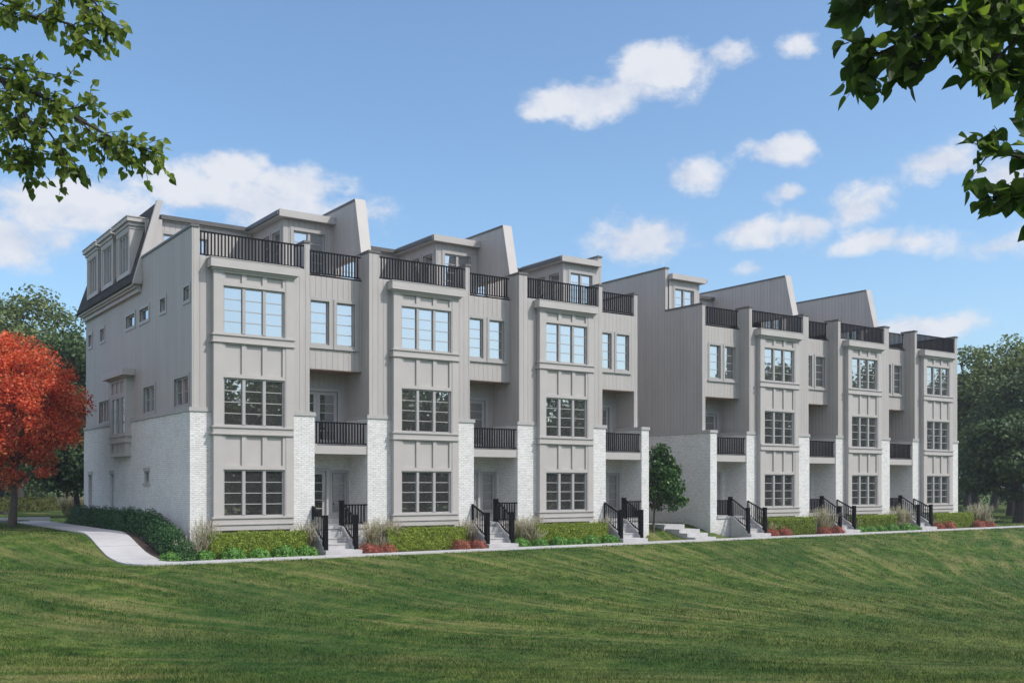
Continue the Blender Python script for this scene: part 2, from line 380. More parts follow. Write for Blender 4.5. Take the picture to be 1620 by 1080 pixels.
def townhouse(X0, sg, a, b, W, first, last, detail, label, group):
    mk = lambda: MB(X0, sg)
    xs = sorted((X0, X0 + sg * (W + (.45 if last else 0))))
    root = empty('townhouse', ((xs[0] + xs[1]) / 2, 0, 0)); tag(root, label, 'townhouse', group)
    bw = 2.93; bL, bR = a, a + bw; eL = bR + b; sR = eL - .2; N = W + .07      # N: siding face of the next party wall
    if last: N = W + .12
    pR = .28 if first else .50                                                   # terrace parapet thickness
    # --- siding
    m = mk(); D = 15.5
    if first:
        m.box(.32, a + .02, .001, 3.2, 5.2, G); m.panel_y(0, .07, .34, 5.2, 11.42); m.panel_y(.2, .07, pR, G, 11.42)
    else: m.box(.07, a + .02, 0, 3.2, 5.2, G)
    m.box(bR - .02, sR, 0, 1.9, 5.2, G)
    m.box(a + .02, bR - .02, .05, .25, 9.9, G - .004)
    if first: m.panel_y(6.2, .07, pR, G, 11.42); m.face(((pR, .001, G), (pR, 6.2, G), (pR, 6.2, 11.42), (pR, .001, 11.42)))
    else: m.box(.07, pR, 0, 1.1, G, 11.42)                             # parapet beside the terrace
    m.box(sR - .2, sR, 0, .86, G, 11.42)
    ws = [(4.73 - 4.41 + sR, 5.49 - 4.41 + sR), (5.80 - 4.41 + sR, 6.56 - 4.41 + sR)]
    m.panel_y(.65, sR, N, 6.9, G, [(q[0], q[1], 7.82, 9.47) for q in ws], .12)
    dw = (sR + .3, sR + 2.06)
    m.panel_y(1.9, sR - .05, N + .05, 4.0, 6.9, [(dw[0], dw[1], 4.02, 6.2)], .14)
    m.box(sR, N, .65, .9, G - .06, G - .003)
    if last:
        m.box(N, N + .21, .65, D, 5.2, 11.42); m.box(N, N + .21, 3.26, 14.5, 11.42, 13.62)
    if not first: m.box(.07, .3, 3.2, D, 5.2, G)
    holes3 = [(14.3, 14.93, 8.9, 9.42), (12.05, 12.7, 8.9, 9.42), (7.15, 8.4, 8.93, 9.41), (5.18, 6.42, 8.93, 9.41), (3.02, 3.66, 8.95, 9.42), (.25, .86, 8.95, 9.42)]
    holes2 = [(11.2, 12.9, 5.26, 6.2), (4.4, 5.85, 5.32, 6.3), (.34, 1.92, 5.32, 6.3)]
    if first:
        hs = holes3 + holes2 if detail else []
        m.panel_x(.07, 0, D, 5.2, 10.2, hs, .12)
        m.panel_x(.07, 0, 6.2, 10.2, 11.42)
    m.panel_y(D, .07, N + .2, 0, 10.4)                                             # rear wall
    m.build('siding_wall', M['siding'], root)
    if last and sg < 0 or last: pass
    m = mk(); m.box(sR, N, .652, 1.9, 6.87, 6.9); m.build('balcony_soffit', M['soffit'], root)
    # --- parapet caps
    def piece(name, mat, *boxes):
        for q in boxes: m = mk(); m.box(*q); m.build(name, mat, root)
    piece('parapet_cap', M['cap'], (.03, pR + .04, -.04, 6.2 if first else .74, 11.42, 11.5), (sR - .24, sR + .04, -.04, .9, 11.42, 11.5))
    if last: piece('parapet_cap', M['cap'], (N - .04, N + .25, .61, 3.258, 11.42, 11.5), (N - .04, N + .25, 3.22, 14.55, 13.62, 13.7))
    # --- brick
    m = mk()
    m.box(0, a + .04, 0, 2.05, -.3, 5.06); m.box(bR - .04, eL, 0, 1.42, -.3, 5.06); m.box(bR - .04, eL, 1.424, 1.93, 3.99, 5.06)
    dr = (eL + .42, eL + 1.14); sl = (eL + 1.36, eL + 1.98)
    m.panel_y(1.42, eL - .02, W + .02, .98, 3.72, [(dr[0], dr[1], 1.0, 3.08), (sl[0], sl[1], 1.42, 3.0)], .14)
    m.box(eL, W, 0, .22, -.3, .88)
    m.box(a + .04, bR - .04, .02, .2, -.3, .96)
    if not first: m.box(.02, .4, 2.05, 15.4, 0, 5.05)
    if last: m.box(W, W + .45, 0, 15.55, -.3, 5.06)
    elif True: pass
    if first:
        h1 = [(4.85, 5.6, 2.6, 3.05), (14.0, 14.7, .6, 2.98), (10.15, 10.8, .6, 2.98)] if detail else []
        m.panel_x(0, 2.05, 15.6, -.3, 5.06, h1, .16)
    m.build('brick_wall', M['brick'], root)
    piece('brick_cap', M['bcap'], (-.04 if first else -.03, a - .01, -.04, 2.07, 5.06, 5.2), (bR + .006, eL + .04, -.04, 1.93, 5.06, 5.2))
    if last: piece('brick_cap', M['bcap'], (W - .04, W + .49, -.04, 15.58, 5.06, 5.2))
    if first: piece('brick_cap', M['bcap'], (-.04, .10, 2.074, 15.6, 5.06, 5.2))
    # --- the panelled bay
    m = mk(); y = -.23; w0, w1 = bL + .34, bL + 2.60
    wz = ((1.40, 3.06), (4.58, 6.27), (7.79, 9.47))
    pan = [(bL + .41 + .76 * i, bL + 1.0 + .76 * i) for i in range(3)]
    pz = ((3.20, 4.23), (6.40, 7.43), (9.60, 9.90))
    holes = [(w0, w1, *z) for z in wz] + [(p[0], p[1], *z) for p in pan for z in pz]
    m.panel_y(y, bL, bR, .95, 10.0, holes)
    for h in holes[:3]:
        for q in ((h[0], h[0] - .0), ): pass
    mm = mk(); mm.panel_y(y, bL, bR, .95, 10.0, holes[:3], .16); 
    for h in holes[3:]:
        e = y + .06; x0, x1, z0, z1 = h
        m.face(((x0, e, z0), (x1, e, z0), (x1, e, z1), (x0, e, z1)))
        m.face(((x0, y, z0), (x0, y, z1), (x0, e, z1), (x0, e, z0))); m.face(((x1, y, z1), (x1, y, z0), (x1, e, z0), (x1, e, z1)))
        m.face(((x0, y, z1), (x1, y, z1), (x1, e, z1), (x0, e, z1))); m.face(((x1, y, z0), (x0, y, z0), (x0, e, z0), (x1, e, z0)))
    for h in holes[:3]:
        e = y + .14; x0, x1, z0, z1 = h
        m.face(((x0, y, z0), (x0, y, z1), (x0, e, z1), (x0, e, z0))); m.face(((x1, y, z1), (x1, y, z0), (x1, e, z0), (x1, e, z1)))
        m.face(((x0, y, z1), (x1, y, z1), (x1, e, z1), (x0, e, z1))); m.face(((x1, y, z0), (x0, y, z0), (x0, e, z0), (x1, e, z0)))
    m.face(((bL, .05, .95), (bL, y, .95), (bL, y, 10.0), (bL, .05, 10.0))); m.face(((bR, y, .95), (bR, .05, .95), (bR, .05, 10.0), (bR, y, 10.0)))
    m.face(((bL, y, .95), (bL, .05, .95), (bR, .05, .95), (bR, y, .95)))
    for x0, x1 in ((bL - .012, bL + .29), (bR - .29, bR + .012)):                 # corner boards
        for z0, z1 in ((1.40, 4.28), (4.58, 7.48), (7.79, 9.94)): m.box(x0, x1, y - .018, y + .002, z0, z1)
    for z0, z1, q in ((.93, 1.12, .035), (1.12, 1.16, .075), (1.16, 1.34, .03), (1.34, 1.40, .075),
                      (4.28, 4.33, .075), (4.33, 4.52, .03), (4.52, 4.58, .075), (7.48, 7.53, .075), (7.53, 7.73, .03), (7.73, 7.79, .075)):
        m.box(bL - q, bR + q * (.0 if z0 < 5.3 else 1), y - q, y + .003, z0, z1)
        m.box(bL - q, bL + .001, y + .003, .0, z0, z1)
    m.build('bay', M['trim'], root)
    for z in wz: window(mk, root, 'y', w0, w1, z[0], z[1], y, 3, 4, name='bay_window', deep=.12, mull=.11)
    m = mk()
    for z0, z1, q in ((9.92, 9.99, .05), (9.99, 10.06, .11), (10.06, 10.36, .19)):
        m.box(bL - q + .03, bR + q - .03, y - q, .05, z0, z1)
    m.box(bL - .18, bR + .18, y - .205, .05, 10.36, 10.385)
    m.build('bay_cornice', M['trim'], root)
    # --- upper windows, doors, balcony
    for q in ws: window(mk, root, 'y', q[0], q[1], 7.82, 9.47, .65, 1, 4, casing=.11, sill=True, deep=.11)
    door(mk, root, dw[0] + .02, dw[1] - .02, 4.04, 6.18, 1.9, 2, 'balcony_door')
    door(mk, root, dr[0] + .01, dr[1] - .01, 1.02, 3.06, 1.42, 1, 'front_door')
    window(mk, root, 'y', sl[0], sl[1], 1.42, 3.0, 1.42, 1, 4, casing=.10, sill=True, name='sidelight', deep=.11)
    m = mk(); m.box(eL, W, .04, .2, 3.68, 3.99); m.box(eL, W, .2, 1.88, 3.80, 4.0); f = m.build('balcony', M['trim'], root)
    m = mk(); rail_run(m, eL, W, .11, .11, 4.06, 4.88); m.build('balcony_railing', M['black'], f)
    m = mk(); rail_run(m, pR, sR - .2, .07, .07, 10.49, 11.33); m.build('terrace_railing', M['black'], root)
    m = mk(); rail_run(m, sR, N, .74, .74, 10.5, 11.36); m.build('terrace_railing', M['black'], root)
    m = mk(); m.box(pR - .01, sR - .01, .05, 7.2, G - .2, G + .01); m.box(sR, N, .9, 7.2, G - .2, G + .01); m.build('terrace_floor', M['terrace'], root)
    # --- porch and stairs
    m = mk(); m.box(eL, W, -.05, 1.40, .88, 1.0)
    s0, s1 = eL + .02, eL + 1.02
    for k in range(4): m.box(s0, s1, -1.14 + .275 * k, -.05 if k < 3 else -.052, -.3 if k == 0 else .18 + .2 * (k - 1) + .0, .18 + .2 * k)
    for k in range(3): m.box(s0 + .002, s1 - .002, -1.165 + .275 * k, -1.139 + .275 * k, .14 + .2 * k, .181 + .2 * k)
    m.box(s0 - .22, s1 + .22, -1.42, -1.142, -.3, .16)
    for x0, x1 in ((s0 - .20, s0 - .004), (s1 + .004, s1 + .20)):
        m.prism_x([(-1.139, -.3), (-.051, -.3), (-.051, .97), (-.2, .97), (-1.139, .26)], x0, x1)
    m.build('entry_stairs', M['step'], root)
    for x, top in ((s0 - .10, False), (s1 + .10, True)):
        m = mk(); y0 = -1.02; yt = -.02
        m.bar((x, y0, 1.28), (x, yt, 1.86 if top else 1.72), .06, .055); m.bar((x, y0, .46), (x, yt, 1.06), .045, .04)
        for k in range(1, 8):
            t = k / 8; m.bar((x, y0 + t * (yt - y0), .46 + t * .6), (x, y0 + t * (yt - y0), 1.25 + t * .5), .03, .03)
        if not top: m.box(x - .035, x + .035, -.05, -.005, .95, 1.75)
        f = m.build('stair_railing', M['black'], root)
        n = mk(); n.box(x - .08, x + .08, y0 - .16, y0, .17, 1.40); n.box(x - .09, x + .09, y0 - .17, y0 + .01, 1.40, 1.425); n.build('newel_post', M['black'], f)
        if top:
            n = mk(); n.box(x - .08, x + .08, -.03, .13, .90, 1.92); n.box(x - .09, x + .09, -.04, .14, 1.92, 1.945); n.build('newel_post', M['black'], f)
    m = mk(); rail_run(m, s1 + .18, W, .06, .06, 1.06, 1.79); m.build('porch_railing', M['black'], root)
    # --- penthouse set back on the roof
    pl = W - 2.07; m = mk()
    m.panel_y(3.21, pl, N, G, 13.08, [(W - 1.64, W - .30, 10.7, 12.66)], .12)
    m.panel_x(pl, 3.21, 6.5, G, 13.08, [(3.5, 4.3, 10.62, 12.66), (4.6, 5.4, 10.62, 12.66)], .12)
    q0 = .5 if first else .5
    wn = (1.0, 1.75)
    m.panel_y(6.5, .28, pl, G, 13.08, [(wn[0], wn[1], 11.0, 12.6), (wn[0] + 1.05, wn[1] + 1.05, 11.0, 12.6)], .12)
    pent = m.build('penthouse', M['siding'], root)
    window(mk, pent, 'y', W - 1.64, W - .30, 10.7, 12.66, 3.21, 2, 5, casing=.13, name='penthouse_window') if False else None
    window(mk, root, 'y', W - 1.64, W - .30, 10.7, 12.66, 3.21, 2, 5, casing=.14, name='penthouse_window')
    for q in ((3.5, 4.3), (4.6, 5.4)): window(mk, root, 'x', q[0], q[1], 10.62, 12.66, pl, 1, 5, casing=.12, name='penthouse_window')
    for k in (0, 1.05): window(mk, root, 'y', wn[0] + k, wn[1] + k, 11.0, 12.6, 6.5, 1, 3, casing=.12, name='penthouse_window')
    m = mk(); m.box(W - 2.34, N - .004, 2.94, 6.3, 13.09, 13.36); m.box(.62 if first else .5, N - .004, 6.42, 15.0, 13.09, 13.3)
    m.build('penthouse_roof', M['trim'], root)
    m = mk(); m.box(W - 2.42, W - 2.34, 2.98, 6.33, 13.14, 13.30); m.box(.86 if first else .5, W - 2.42, 6.3, 6.42, 13.14, 13.31); m.build('gutter', M['gutter'], root)
    if not last:
        m = mk(); m.prism_x([(.70, 11.5), (14.5, 11.5), (14.5, 13.65), (1.22, 13.65)], N, W + .50)
        f = m.build('party_wall_fin', M['siding'], root)
        m = mk(); m.box(N - .03, W + .53, 1.25, 14.53, 13.65, 13.73); m.build('fin_cap', M['cap'], f)
        m = mk(); m.prism_x([(.66, 11.502), (.698, 11.502), (1.218, 13.65), (1.25, 13.735), (1.18, 13.735)], N - .012, W + .512); m.build('fin_front_trim', M['trim'], f)
    # --- end of the row: mansard, dormers, side windows, oriel
    if first:
        def sl_(z): return (z - 11.39) * .277
        zb, zt = 10.5, 13.72; m = mk()
        A = [(sl_(zb) - .02, 6.2, zb), (sl_(zb) - .02, 15.95, zb), (W, 15.95, zb), (W, 6.55, zb)]
        B = [(sl_(zt), 6.2, zt), (sl_(zt), 15.05, zt), (W, 15.05, zt), (W, 6.55, zt)]
        m.face((A[1], A[0], B[0], B[1])); m.face((A[2], A[1], B[1], B[2])); m.face((B[1], B[0], (.80, 6.25, 13.24), (.80, 14.6, 13.24))); m.face((B[2], B[1], (.80, 14.6, 13.24), (W, 14.6, 13.24)))
        m.box(sl_(zb) - .08, W, 6.2, 16.02, zb - .05, zb)
        m.build('mansard_roof', M['shingle'], root)
        m = mk()
        y0, y1 = 6.06, 6.22
        Pq = [(sl_(10.4) - .03, 10.4), (sl_(13.8) - .03, 13.8), (sl_(13.8) + .20, 13.8), (sl_(10.4) + .30, 10.4)]
        f_ = [(p[0], y0, p[1]) for p in Pq]; k_ = [(p[0], y1, p[1]) for p in Pq]
        m.face(f_); m.face(k_[::-1])
        for i in range(4): j = (i + 1) % 4; m.face((f_[i], k_[i], k_[j], f_[j]))
        Pq = [(sl_(11.4) + .16, 11.4), (sl_(13.1) + .15, 13.1), (.9, 13.1), (.9, 11.4)]
        m.face([(p[0], 6.3, p[1]) for p in Pq][::-1])
        m.build('roof_verge', M['trim'], root)
        m = mk(); m.box(-.06, .07, 6.24, 15.5, 10.12, 10.28); m.box(-.16, .07, 6.24, 15.6, 10.28, 10.36); m.box(-.24, .07, 6.24, 15.7, 10.36, 10.449)
        m.build('eave_cornice', M['trim'], root)
    if first and detail:
        for ya, yb in ((6.96, 8.97), (9.56, 11.53), (12.14, 14.16)):
            m = mk(); m.panel_x(-.16, ya, yb, 10.94, 12.8, [(ya + .36, yb - .33, 11.12, 12.62)], .1)
            m.face(((-.16, ya, 10.94), (.9, ya, 10.94), (.9, ya, 12.8), (-.16, ya, 12.8))); m.face(((.9, yb, 10.94), (-.16, yb, 10.94), (-.16, yb, 12.8), (.9, yb, 12.8)))
            ring(m, 'x', ya, yb, 10.92, 12.8, .14, -.19, -.158)
            m.box(-.20, .6, ya - .03, yb + .03, 12.74, 12.86); m.box(-.25, .62, ya - .10, yb + .10, 12.86, 13.0); m.box(-.33, .66, ya - .20, yb + .20, 13.0, 13.16); m.box(-.36, .68, ya - .23, yb + .23, 13.16, 13.2)
            d = m.build('dormer', M['trim'], root)
            w = window(mk, d, 'x', ya + .36, yb - .33, 11.12, 12.62, -.16, 3, 4, name='dormer_window', mull=.09)
            for ch in list(w.children): ch.parent = d
        for h in holes3: window(mk, root, 'x', h[0], h[1], h[2], h[3], .07, 1, 1, casing=.12, sill=False, fw=.05)
        for h, n in zip(holes2, (3, 2, 2)): window(mk, root, 'x', h[0], h[1], h[2], h[3], .07, n, 2, casing=.12, sill=False)
        window(mk, root, 'x', 4.85, 5.6, 2.6, 3.05, 0, 1, 1)
        piece('window_lintel', M['bcap'], (-.02, .1, 4.78, 5.68, 3.05, 3.2), (-.02, .1, 13.95, 14.75, 2.98, 3.14), (-.02, .1, 10.1, 10.9, 2.98, 3.14))
        piece('window_sill', M['bcap'], (-.05, .1, 4.78, 5.68, 2.5, 2.6))
        for y0, y1 in ((14.0, 14.7), (10.15, 10.8)):
            m = mk(); m.box(.11, .16, y0 + .07, y1 - .07, .6, 2.91); ring(m, 'x', y0, y1, .6, 2.98, .07, .09, .15)
            m.build('side_door', M['door'], root)
        m = mk(); o0, o1 = 7.45, 10.02; px = -.20
        hw = (o0 + .24, o1 - .3, 4.58, 6.12)
        third = (o1 - o0 - .5) / 3
        ph = [(o0 + .25 + third * i + .05, o0 + .25 + third * (i + 1) - .05, z0, z1) for i in range(3) for z0, z1 in ((3.84, 4.2), (6.28, 6.74))]
        m.panel_x(px, o0, o1, 3.68, 6.95, [hw] + ph, .06)
        for q in ph: m.face(((px + .05, q[1], q[2]), (px + .05, q[0], q[2]), (px + .05, q[0], q[3]), (px + .05, q[1], q[3])))
        m.face(((px, o0, 3.68), (.07, o0, 3.68), (.07, o0, 6.95), (px, o0, 6.95))); m.face(((.07, o1, 3.68), (px, o1, 3.68), (px, o1, 6.95), (.07, o1, 6.95)))
        m.face(((px, o0, 3.68), (px, o1, 3.68), (.07, o1, 3.68), (.07, o0, 3.68)))
        for z0, z1, q in ((4.24, 4.29, .05), (4.29, 4.48, .02), (4.48, 4.54, .06), (6.86, 6.92, .10), (6.92, 7.17, .24)):
            m.box(px - q, .066, o0 - q * 1.6, o1 + q * 1.6, z0, z1)
        o = m.build('oriel_bay', M['trim'], root)
        w = window(mk, o, 'x', *hw, px, 3, 3, name='oriel_window', deep=.06)
        for ch in list(w.children): ch.parent = o
    return root
GA = 'row of three townhouses nearest the camera'; GB = 'row of three townhouses farther along the path'
townhouse(0.0, 1, .76, .93, 6.80, True, False, True, 'near left corner townhouse with three roof dormers and an oriel on its end wall', GA)
townhouse(6.80, 1, 1.01, .90, 7.04, False, False, True, 'middle grey townhouse of the near row, between two sloped roof fins', GA)
townhouse(13.84, 1, 1.00, .93, 7.02, False, True, True, 'grey townhouse at the right end of the near row, beside the small green tree', GA)
townhouse(46.60, -1, .96, .74, 6.83, True, False, False, 'grey townhouse at the far right end of the farther row, by the dark woods', GB)
townhouse(39.77, -1, 1.12, .76, 7.01, False, False, True, 'middle grey townhouse of the farther row, under the two roof fins', GB)
townhouse(32.76, -1, 1.15, .76, 6.96, False, True, True, 'left end townhouse of the farther row, showing a tall blank side wall', GB)
# ------------------------------------------------------------------ terrain
def sm(t): t = np.clip(t, 0, 1); return t * t * (3 - 2 * t)
def H(x, y):
    x = np.asarray(x, float); y = np.asarray(y, float)
    left = sm((-.3 - x) / 1.0) * .84 * sm((y + 1.75) / 4.9)
    gap = np.where((x > 21.0) & (x < 25.7), .62 * sm((y + 1.4) / 3.4), 0)
    rear = .6 * sm((y - 12) / 6) * sm((x + 1) / 2) * sm((60 - x) / 20)
    bank = -1.05 * sm((-2.45 - y) / 13.0)
    roll = (.05 * np.sin(x * .31 + y * .12) + .04 * np.sin(x * .13 - y * .37 + 1.3)) * sm((-3.5 - y) / 4) * sm((x + 40) / 20)
    far = .5 * sm((x - 62) / 60)
    road = -.16 * (sm((y - 16.5) / .4) * sm((22.3 - y) / .3)) * sm((2 - x) / 1.5)
    return left + np.maximum(gap, 0) + rear * (left < .01) + bank + roll + far + road - .03
def axis(segs):
    out = []
    for a, b, n in segs: out += list(np.linspace(a, b, n, endpoint=False))
    return np.array(out + [segs[-1][1]])
gx = axis([(-900, -120, 12), (-120, -30, 18), (-30, -6, 30), (-6, 0, 24), (0, 20.8, 26), (20.8, 26, 26), (26, 70, 44), (70, 160, 24), (160, 900, 12)])
gy = axis([(-900, -120, 12), (-120, -44, 16), (-44, -8, 60), (-8, 6, 56), (6, 16, 16), (16, 24, 32), (24, 60, 24), (60, 160, 16), (160, 900, 12)])
XX, YY = np.meshgrid(gx, gy); ZZ = H(XX, YY)
nx, ny = len(gx), len(gy)
me = bpy.data.meshes.new('lawn')
me.from_pydata(np.stack([XX.ravel(), YY.ravel(), ZZ.ravel()], 1).tolist(), [], [(j * nx + i, j * nx + i + 1, (j + 1) * nx + i + 1, (j + 1) * nx + i) for j in range(ny - 1) for i in range(nx - 1)])
me.polygons.foreach_set('use_smooth', [True] * len(me.polygons)); me.materials.append(M['lawn'])
o = bpy.data.objects.new('lawn', me); COL.objects.link(o); o['kind'] = 'structure'
def strip(name, mat, L, Rr, up, thick=.14):
    """a sheet between two polylines (lists of x,y), draped on the terrain"""
    m = MB(); n = 5
    rows = []
    for (a, b), (c, d) in zip(L, Rr):
        rows.append([(a + (c - a) * t / n, b + (d - b) * t / n) for t in range(n + 1)])
    P = [[(x, y, float(H(x, y)) + up) for x, y in r] for r in rows]
    for i in range(len(P) - 1):
        for k in range(n): m.face((P[i][k], P[i][k + 1], P[i + 1][k + 1], P[i + 1][k]), True)
        for k in (0, n):
            a, b = P[i][k], P[i + 1][k]; q = (a, b, (b[0], b[1], b[2] - thick), (a[0], a[1], a[2] - thick))
            m.face(q if k else q[::-1])
    o = m.build(name, mat); o['kind'] = 'structure'; return o
def poly_sample(pts, n):
    pts = np.array(pts, float); d = np.r_[0, np.cumsum(np.linalg.norm(np.diff(pts, axis=0), axis=1))]
    t = np.linspace(0, d[-1], n); return list(zip(np.interp(t, d, pts[:, 0]), np.interp(t, d, pts[:, 1])))
# front path, with the corner sweep that turns it along the end wall
outer = [(90, -2.3), (40, -2.3), (0, -2.3), (-1.0, -2.32), (-1.7, -2.28), (-2.15, -2.05), (-2.45, -1.6), (-2.65, -1.0), (-2.78, -.2), (-2.82, 1), (-2.82, 8), (-2.82, 16.6)]
inner = [(90, -1.45), (40, -1.45), (0, -1.45), (-.75, -1.44), (-1.0, -1.38), (-1.18, -1.2), (-1.3, -.85), (-1.4, -.4), (-1.47, .1), (-1.5, 1), (-1.5, 8), (-1.5, 16.6)]
def dens(p, q):
    A, B = [], []
    for i in range(len(p) - 1):
        L = math.hypot(p[i + 1][0] - p[i][0], p[i + 1][1] - p[i][1]); n = max(2, int(L / .35))
        for k in range(n):
            t = k / n; A.append((p[i][0] + (p[i + 1][0] - p[i][0]) * t, p[i][1] + (p[i + 1][1] - p[i][1]) * t)); B.append((q[i][0] + (q[i + 1][0] - q[i][0]) * t, q[i][1] + (q[i + 1][1] - q[i][1]) * t))
    A.append(p[-1]); B.append(q[-1]); return A, B
A, B = dens(outer, inner); strip('path', M['paving'], A, B, .045)
def bed(x0, x1, y0=-1.44, y1=.02):
    n = max(2, int((x1 - x0) / .4)); xs = np.linspace(x0, x1, n)
    strip('mulch_bed', M['mulch'], [(x, y0) for x in xs], [(x, y1) for x in xs], .035, .06)
for x0, x1 in ((-.3, 4.35), (5.85, 11.35), (12.9, 18.35), (28.0, 33.3), (34.95, 40.3), (42.0, 48.6)): bed(x0, x1)
A, B = dens([(p[0] + .02, p[1]) for p in inner[4:]], [(-.2, -1.36), (-.2, -1.1), (-.2, -.8), (-.1, -.4), (0.02, .1), (0.02, 1), (0.02, 8), (0.02, 15.5)])
strip('mulch_bed', M['mulch'], A, B, .03, .06)
xs = np.linspace(-200, 1.5, 120)
strip('road', M['asphalt'], [(x, 16.75) for x in xs], [(x, 22.1) for x in xs], .03)
m = MB(); xs2 = list(xs)
for i in range(len(xs2) - 1):
    a, b = xs2[i], xs2[i + 1]; z = float(H(a, 24)) + .02
    m.box(a, b - .012, 22.14, 22.5, z - .35, z + .03)
m.build('kerb', M['concrete'])['kind'] = 'structure'
# steps beside the row end, climbing to a walk between the rows
m = MB()
for k, (x0, y0, y1, z) in enumerate(((22.72, -1.6, -1.0, .11), (22.80, -1.0, -.42, .27), (22.86, -.42, .55, .43), (22.80, .55, 13, .62))):
    m.box(x0, x0 + 1.35, y0, y1 - .004, -.4, z)
o = m.build('garden_steps', M['step'], None, (23, 0, 0)); tag(o, 'low concrete garden steps climbing between the two rows', 'steps')

# ------------------------------------------------------------------ grass blades on the lawn (nobody could count them)
rng = np.random.default_rng(7)
Nb = 300000
uu = rng.uniform(-60, 1680, Nb); vv = 790 + (1100 - 790) * rng.uniform(0, 1, Nb) ** .85
dd = F * 3.0 / (vv - HZ); aa = (uu - CU) / F
bx = CAM[0] + (FW[0] + aa * RT[0]) * dd; by = CAM[1] + (FW[1] + aa * RT[1]) * dd
ok = (by < -2.36) | ((bx < -2.9) & (by < 16.4)) | ((bx < -1.9) & (by < -1.5) & (np.hypot(bx + .6, by + .6) > 2.25)) | ((bx > 21.4) & (bx < 22.7) & (by > -1.3) & (by < 6)) | ((bx > 49.2) & (by > -1.35)) | ((bx > 24.25) & (bx < 25.3) & (by > -1.4) & (by < 4))
ok &= ~((bx > -2.95) & (by > -2.36) & (bx < 21)) & (dd < 95)
bx, by, dd = bx[ok], by[ok], dd[ok]; n = len(bx)
bz = H(bx, by) - .005
ang = rng.uniform(0, 2 * np.pi, n); w = np.maximum(.005, dd * .00042) * rng.uniform(.7, 1.4, n); hh = rng.uniform(.03, .075, n) * (1 + .35 * np.sin(bx * 1.7 + by * .9)) 
lean = rng.normal(0, .030, (n, 2))
V = np.zeros((n, 3, 3))
V[:, 0] = np.stack([bx - np.cos(ang) * w, by - np.sin(ang) * w, bz], 1)
V[:, 1] = np.stack([bx + np.cos(ang) * w, by + np.sin(ang) * w, bz], 1)
V[:, 2] = np.stack([bx + lean[:, 0], by + lean[:, 1], bz + hh], 1)
o = np_mesh('grass', V, 3, M['blade']); tag(o, 'short mown green lawn grass with straw coloured streaks', 'grass', None, 'stuff')

# ------------------------------------------------------------------ plants
def unit(a): return a / (np.linalg.norm(a, axis=1, keepdims=True) + 1e-9)
def leaf_quads(C, Nn, size, asp=.55, g=rng):
    n = len(C); Nn = unit(Nn); t = unit(np.cross(Nn, g.normal(size=(n, 3)))); b = np.cross(Nn, t)
    s = (np.asarray(size) * g.uniform(.7, 1.3, n))[:, None]
    V = np.zeros((n, 4, 3)); V[:, 0] = C - t * s * .5; V[:, 1] = C + b * s * asp * .5 + t * s * .08; V[:, 2] = C + t * s * .5; V[:, 3] = C - b * s * asp * .5 + t * s * .08
    return V
def box_leaves(lx, ly, lz, n, size, g, rough=.035):
    area = np.array([lx * lz, lx * lz, ly * lz, ly * lz, lx * ly]); f = g.choice(5, n, p=area / area.sum())
    C = np.stack([g.uniform(-lx / 2, lx / 2, n), g.uniform(-ly / 2, ly / 2, n), g.uniform(0.0, lz, n)], 1); Nn = np.zeros((n, 3))
    C[f == 0, 1] = -ly / 2; Nn[f == 0, 1] = -1; C[f == 1, 1] = ly / 2; Nn[f == 1, 1] = 1
    C[f == 2, 0] = -lx / 2; Nn[f == 2, 0] = -1; C[f == 3, 0] = lx / 2; Nn[f == 3, 0] = 1; C[f == 4, 2] = lz; Nn[f == 4, 2] = 1
    C += Nn * (g.normal(0, rough, n) + .03 * np.sin(C[:, 0] * 7.1 + 1 + 2 * np.sin(C[:, 2] * 3)) * np.sin(C[:, 2] * 8 + C[:, 1] * 5 + C[:, 0] * 1.7) + np.where(f == 4, np.abs(g.normal(0, .03, n)), 0))[:, None]
    return leaf_quads(C, Nn + g.normal(0, .75, (n, 3)), size, .6, g)
def inner_box(lx, ly, lz):
    x, y = lx / 2 - .05, ly / 2 - .05; z = lz - .06; a = [(-x, -y, 0), (x, -y, 0), (x, y, 0), (-x, y, 0)]; b = [(p[0], p[1], z) for p in a]
    return np.array([[a[i], a[(i + 1) % 4], b[(i + 1) % 4], b[i]] for i in range(4)] + [b])
def hedge(label, x0, x1, g):
    lx = x1 - x0
    V = np.concatenate([box_leaves(lx, .55, .80, int(4200 * lx), .054, g, .03), inner_box(lx, .55, .80)])
    o = np_mesh('clipped_hedge', V, 4, M['hedge'], None, ((x0 + x1) / 2, -.62, float(H((x0 + x1) / 2, -.62)) + .03))
    tag(o, label, 'hedge', 'lime green hedges under the front bays')
g = np.random.default_rng(21)
ORD = ('first', 'second', 'third', 'fourth', 'fifth', 'sixth', 'seventh', 'eighth', 'ninth', 'tenth', 'eleventh', 'twelfth')
for lab, u0, u1 in (('near left corner townhouse', 330, 483), ('middle townhouse of the near row', 610, 734), ('right end townhouse of the near row', 846, 958),
                    ('left end townhouse of the farther row', 1214, 1287), ('middle townhouse of the farther row', 1353, 1416), ('far right end townhouse', 1478, 1537)):
    hedge('lime green clipped hedge under the bay of the ' + lab, col(u0, -.75), col(u1, -.75), g)
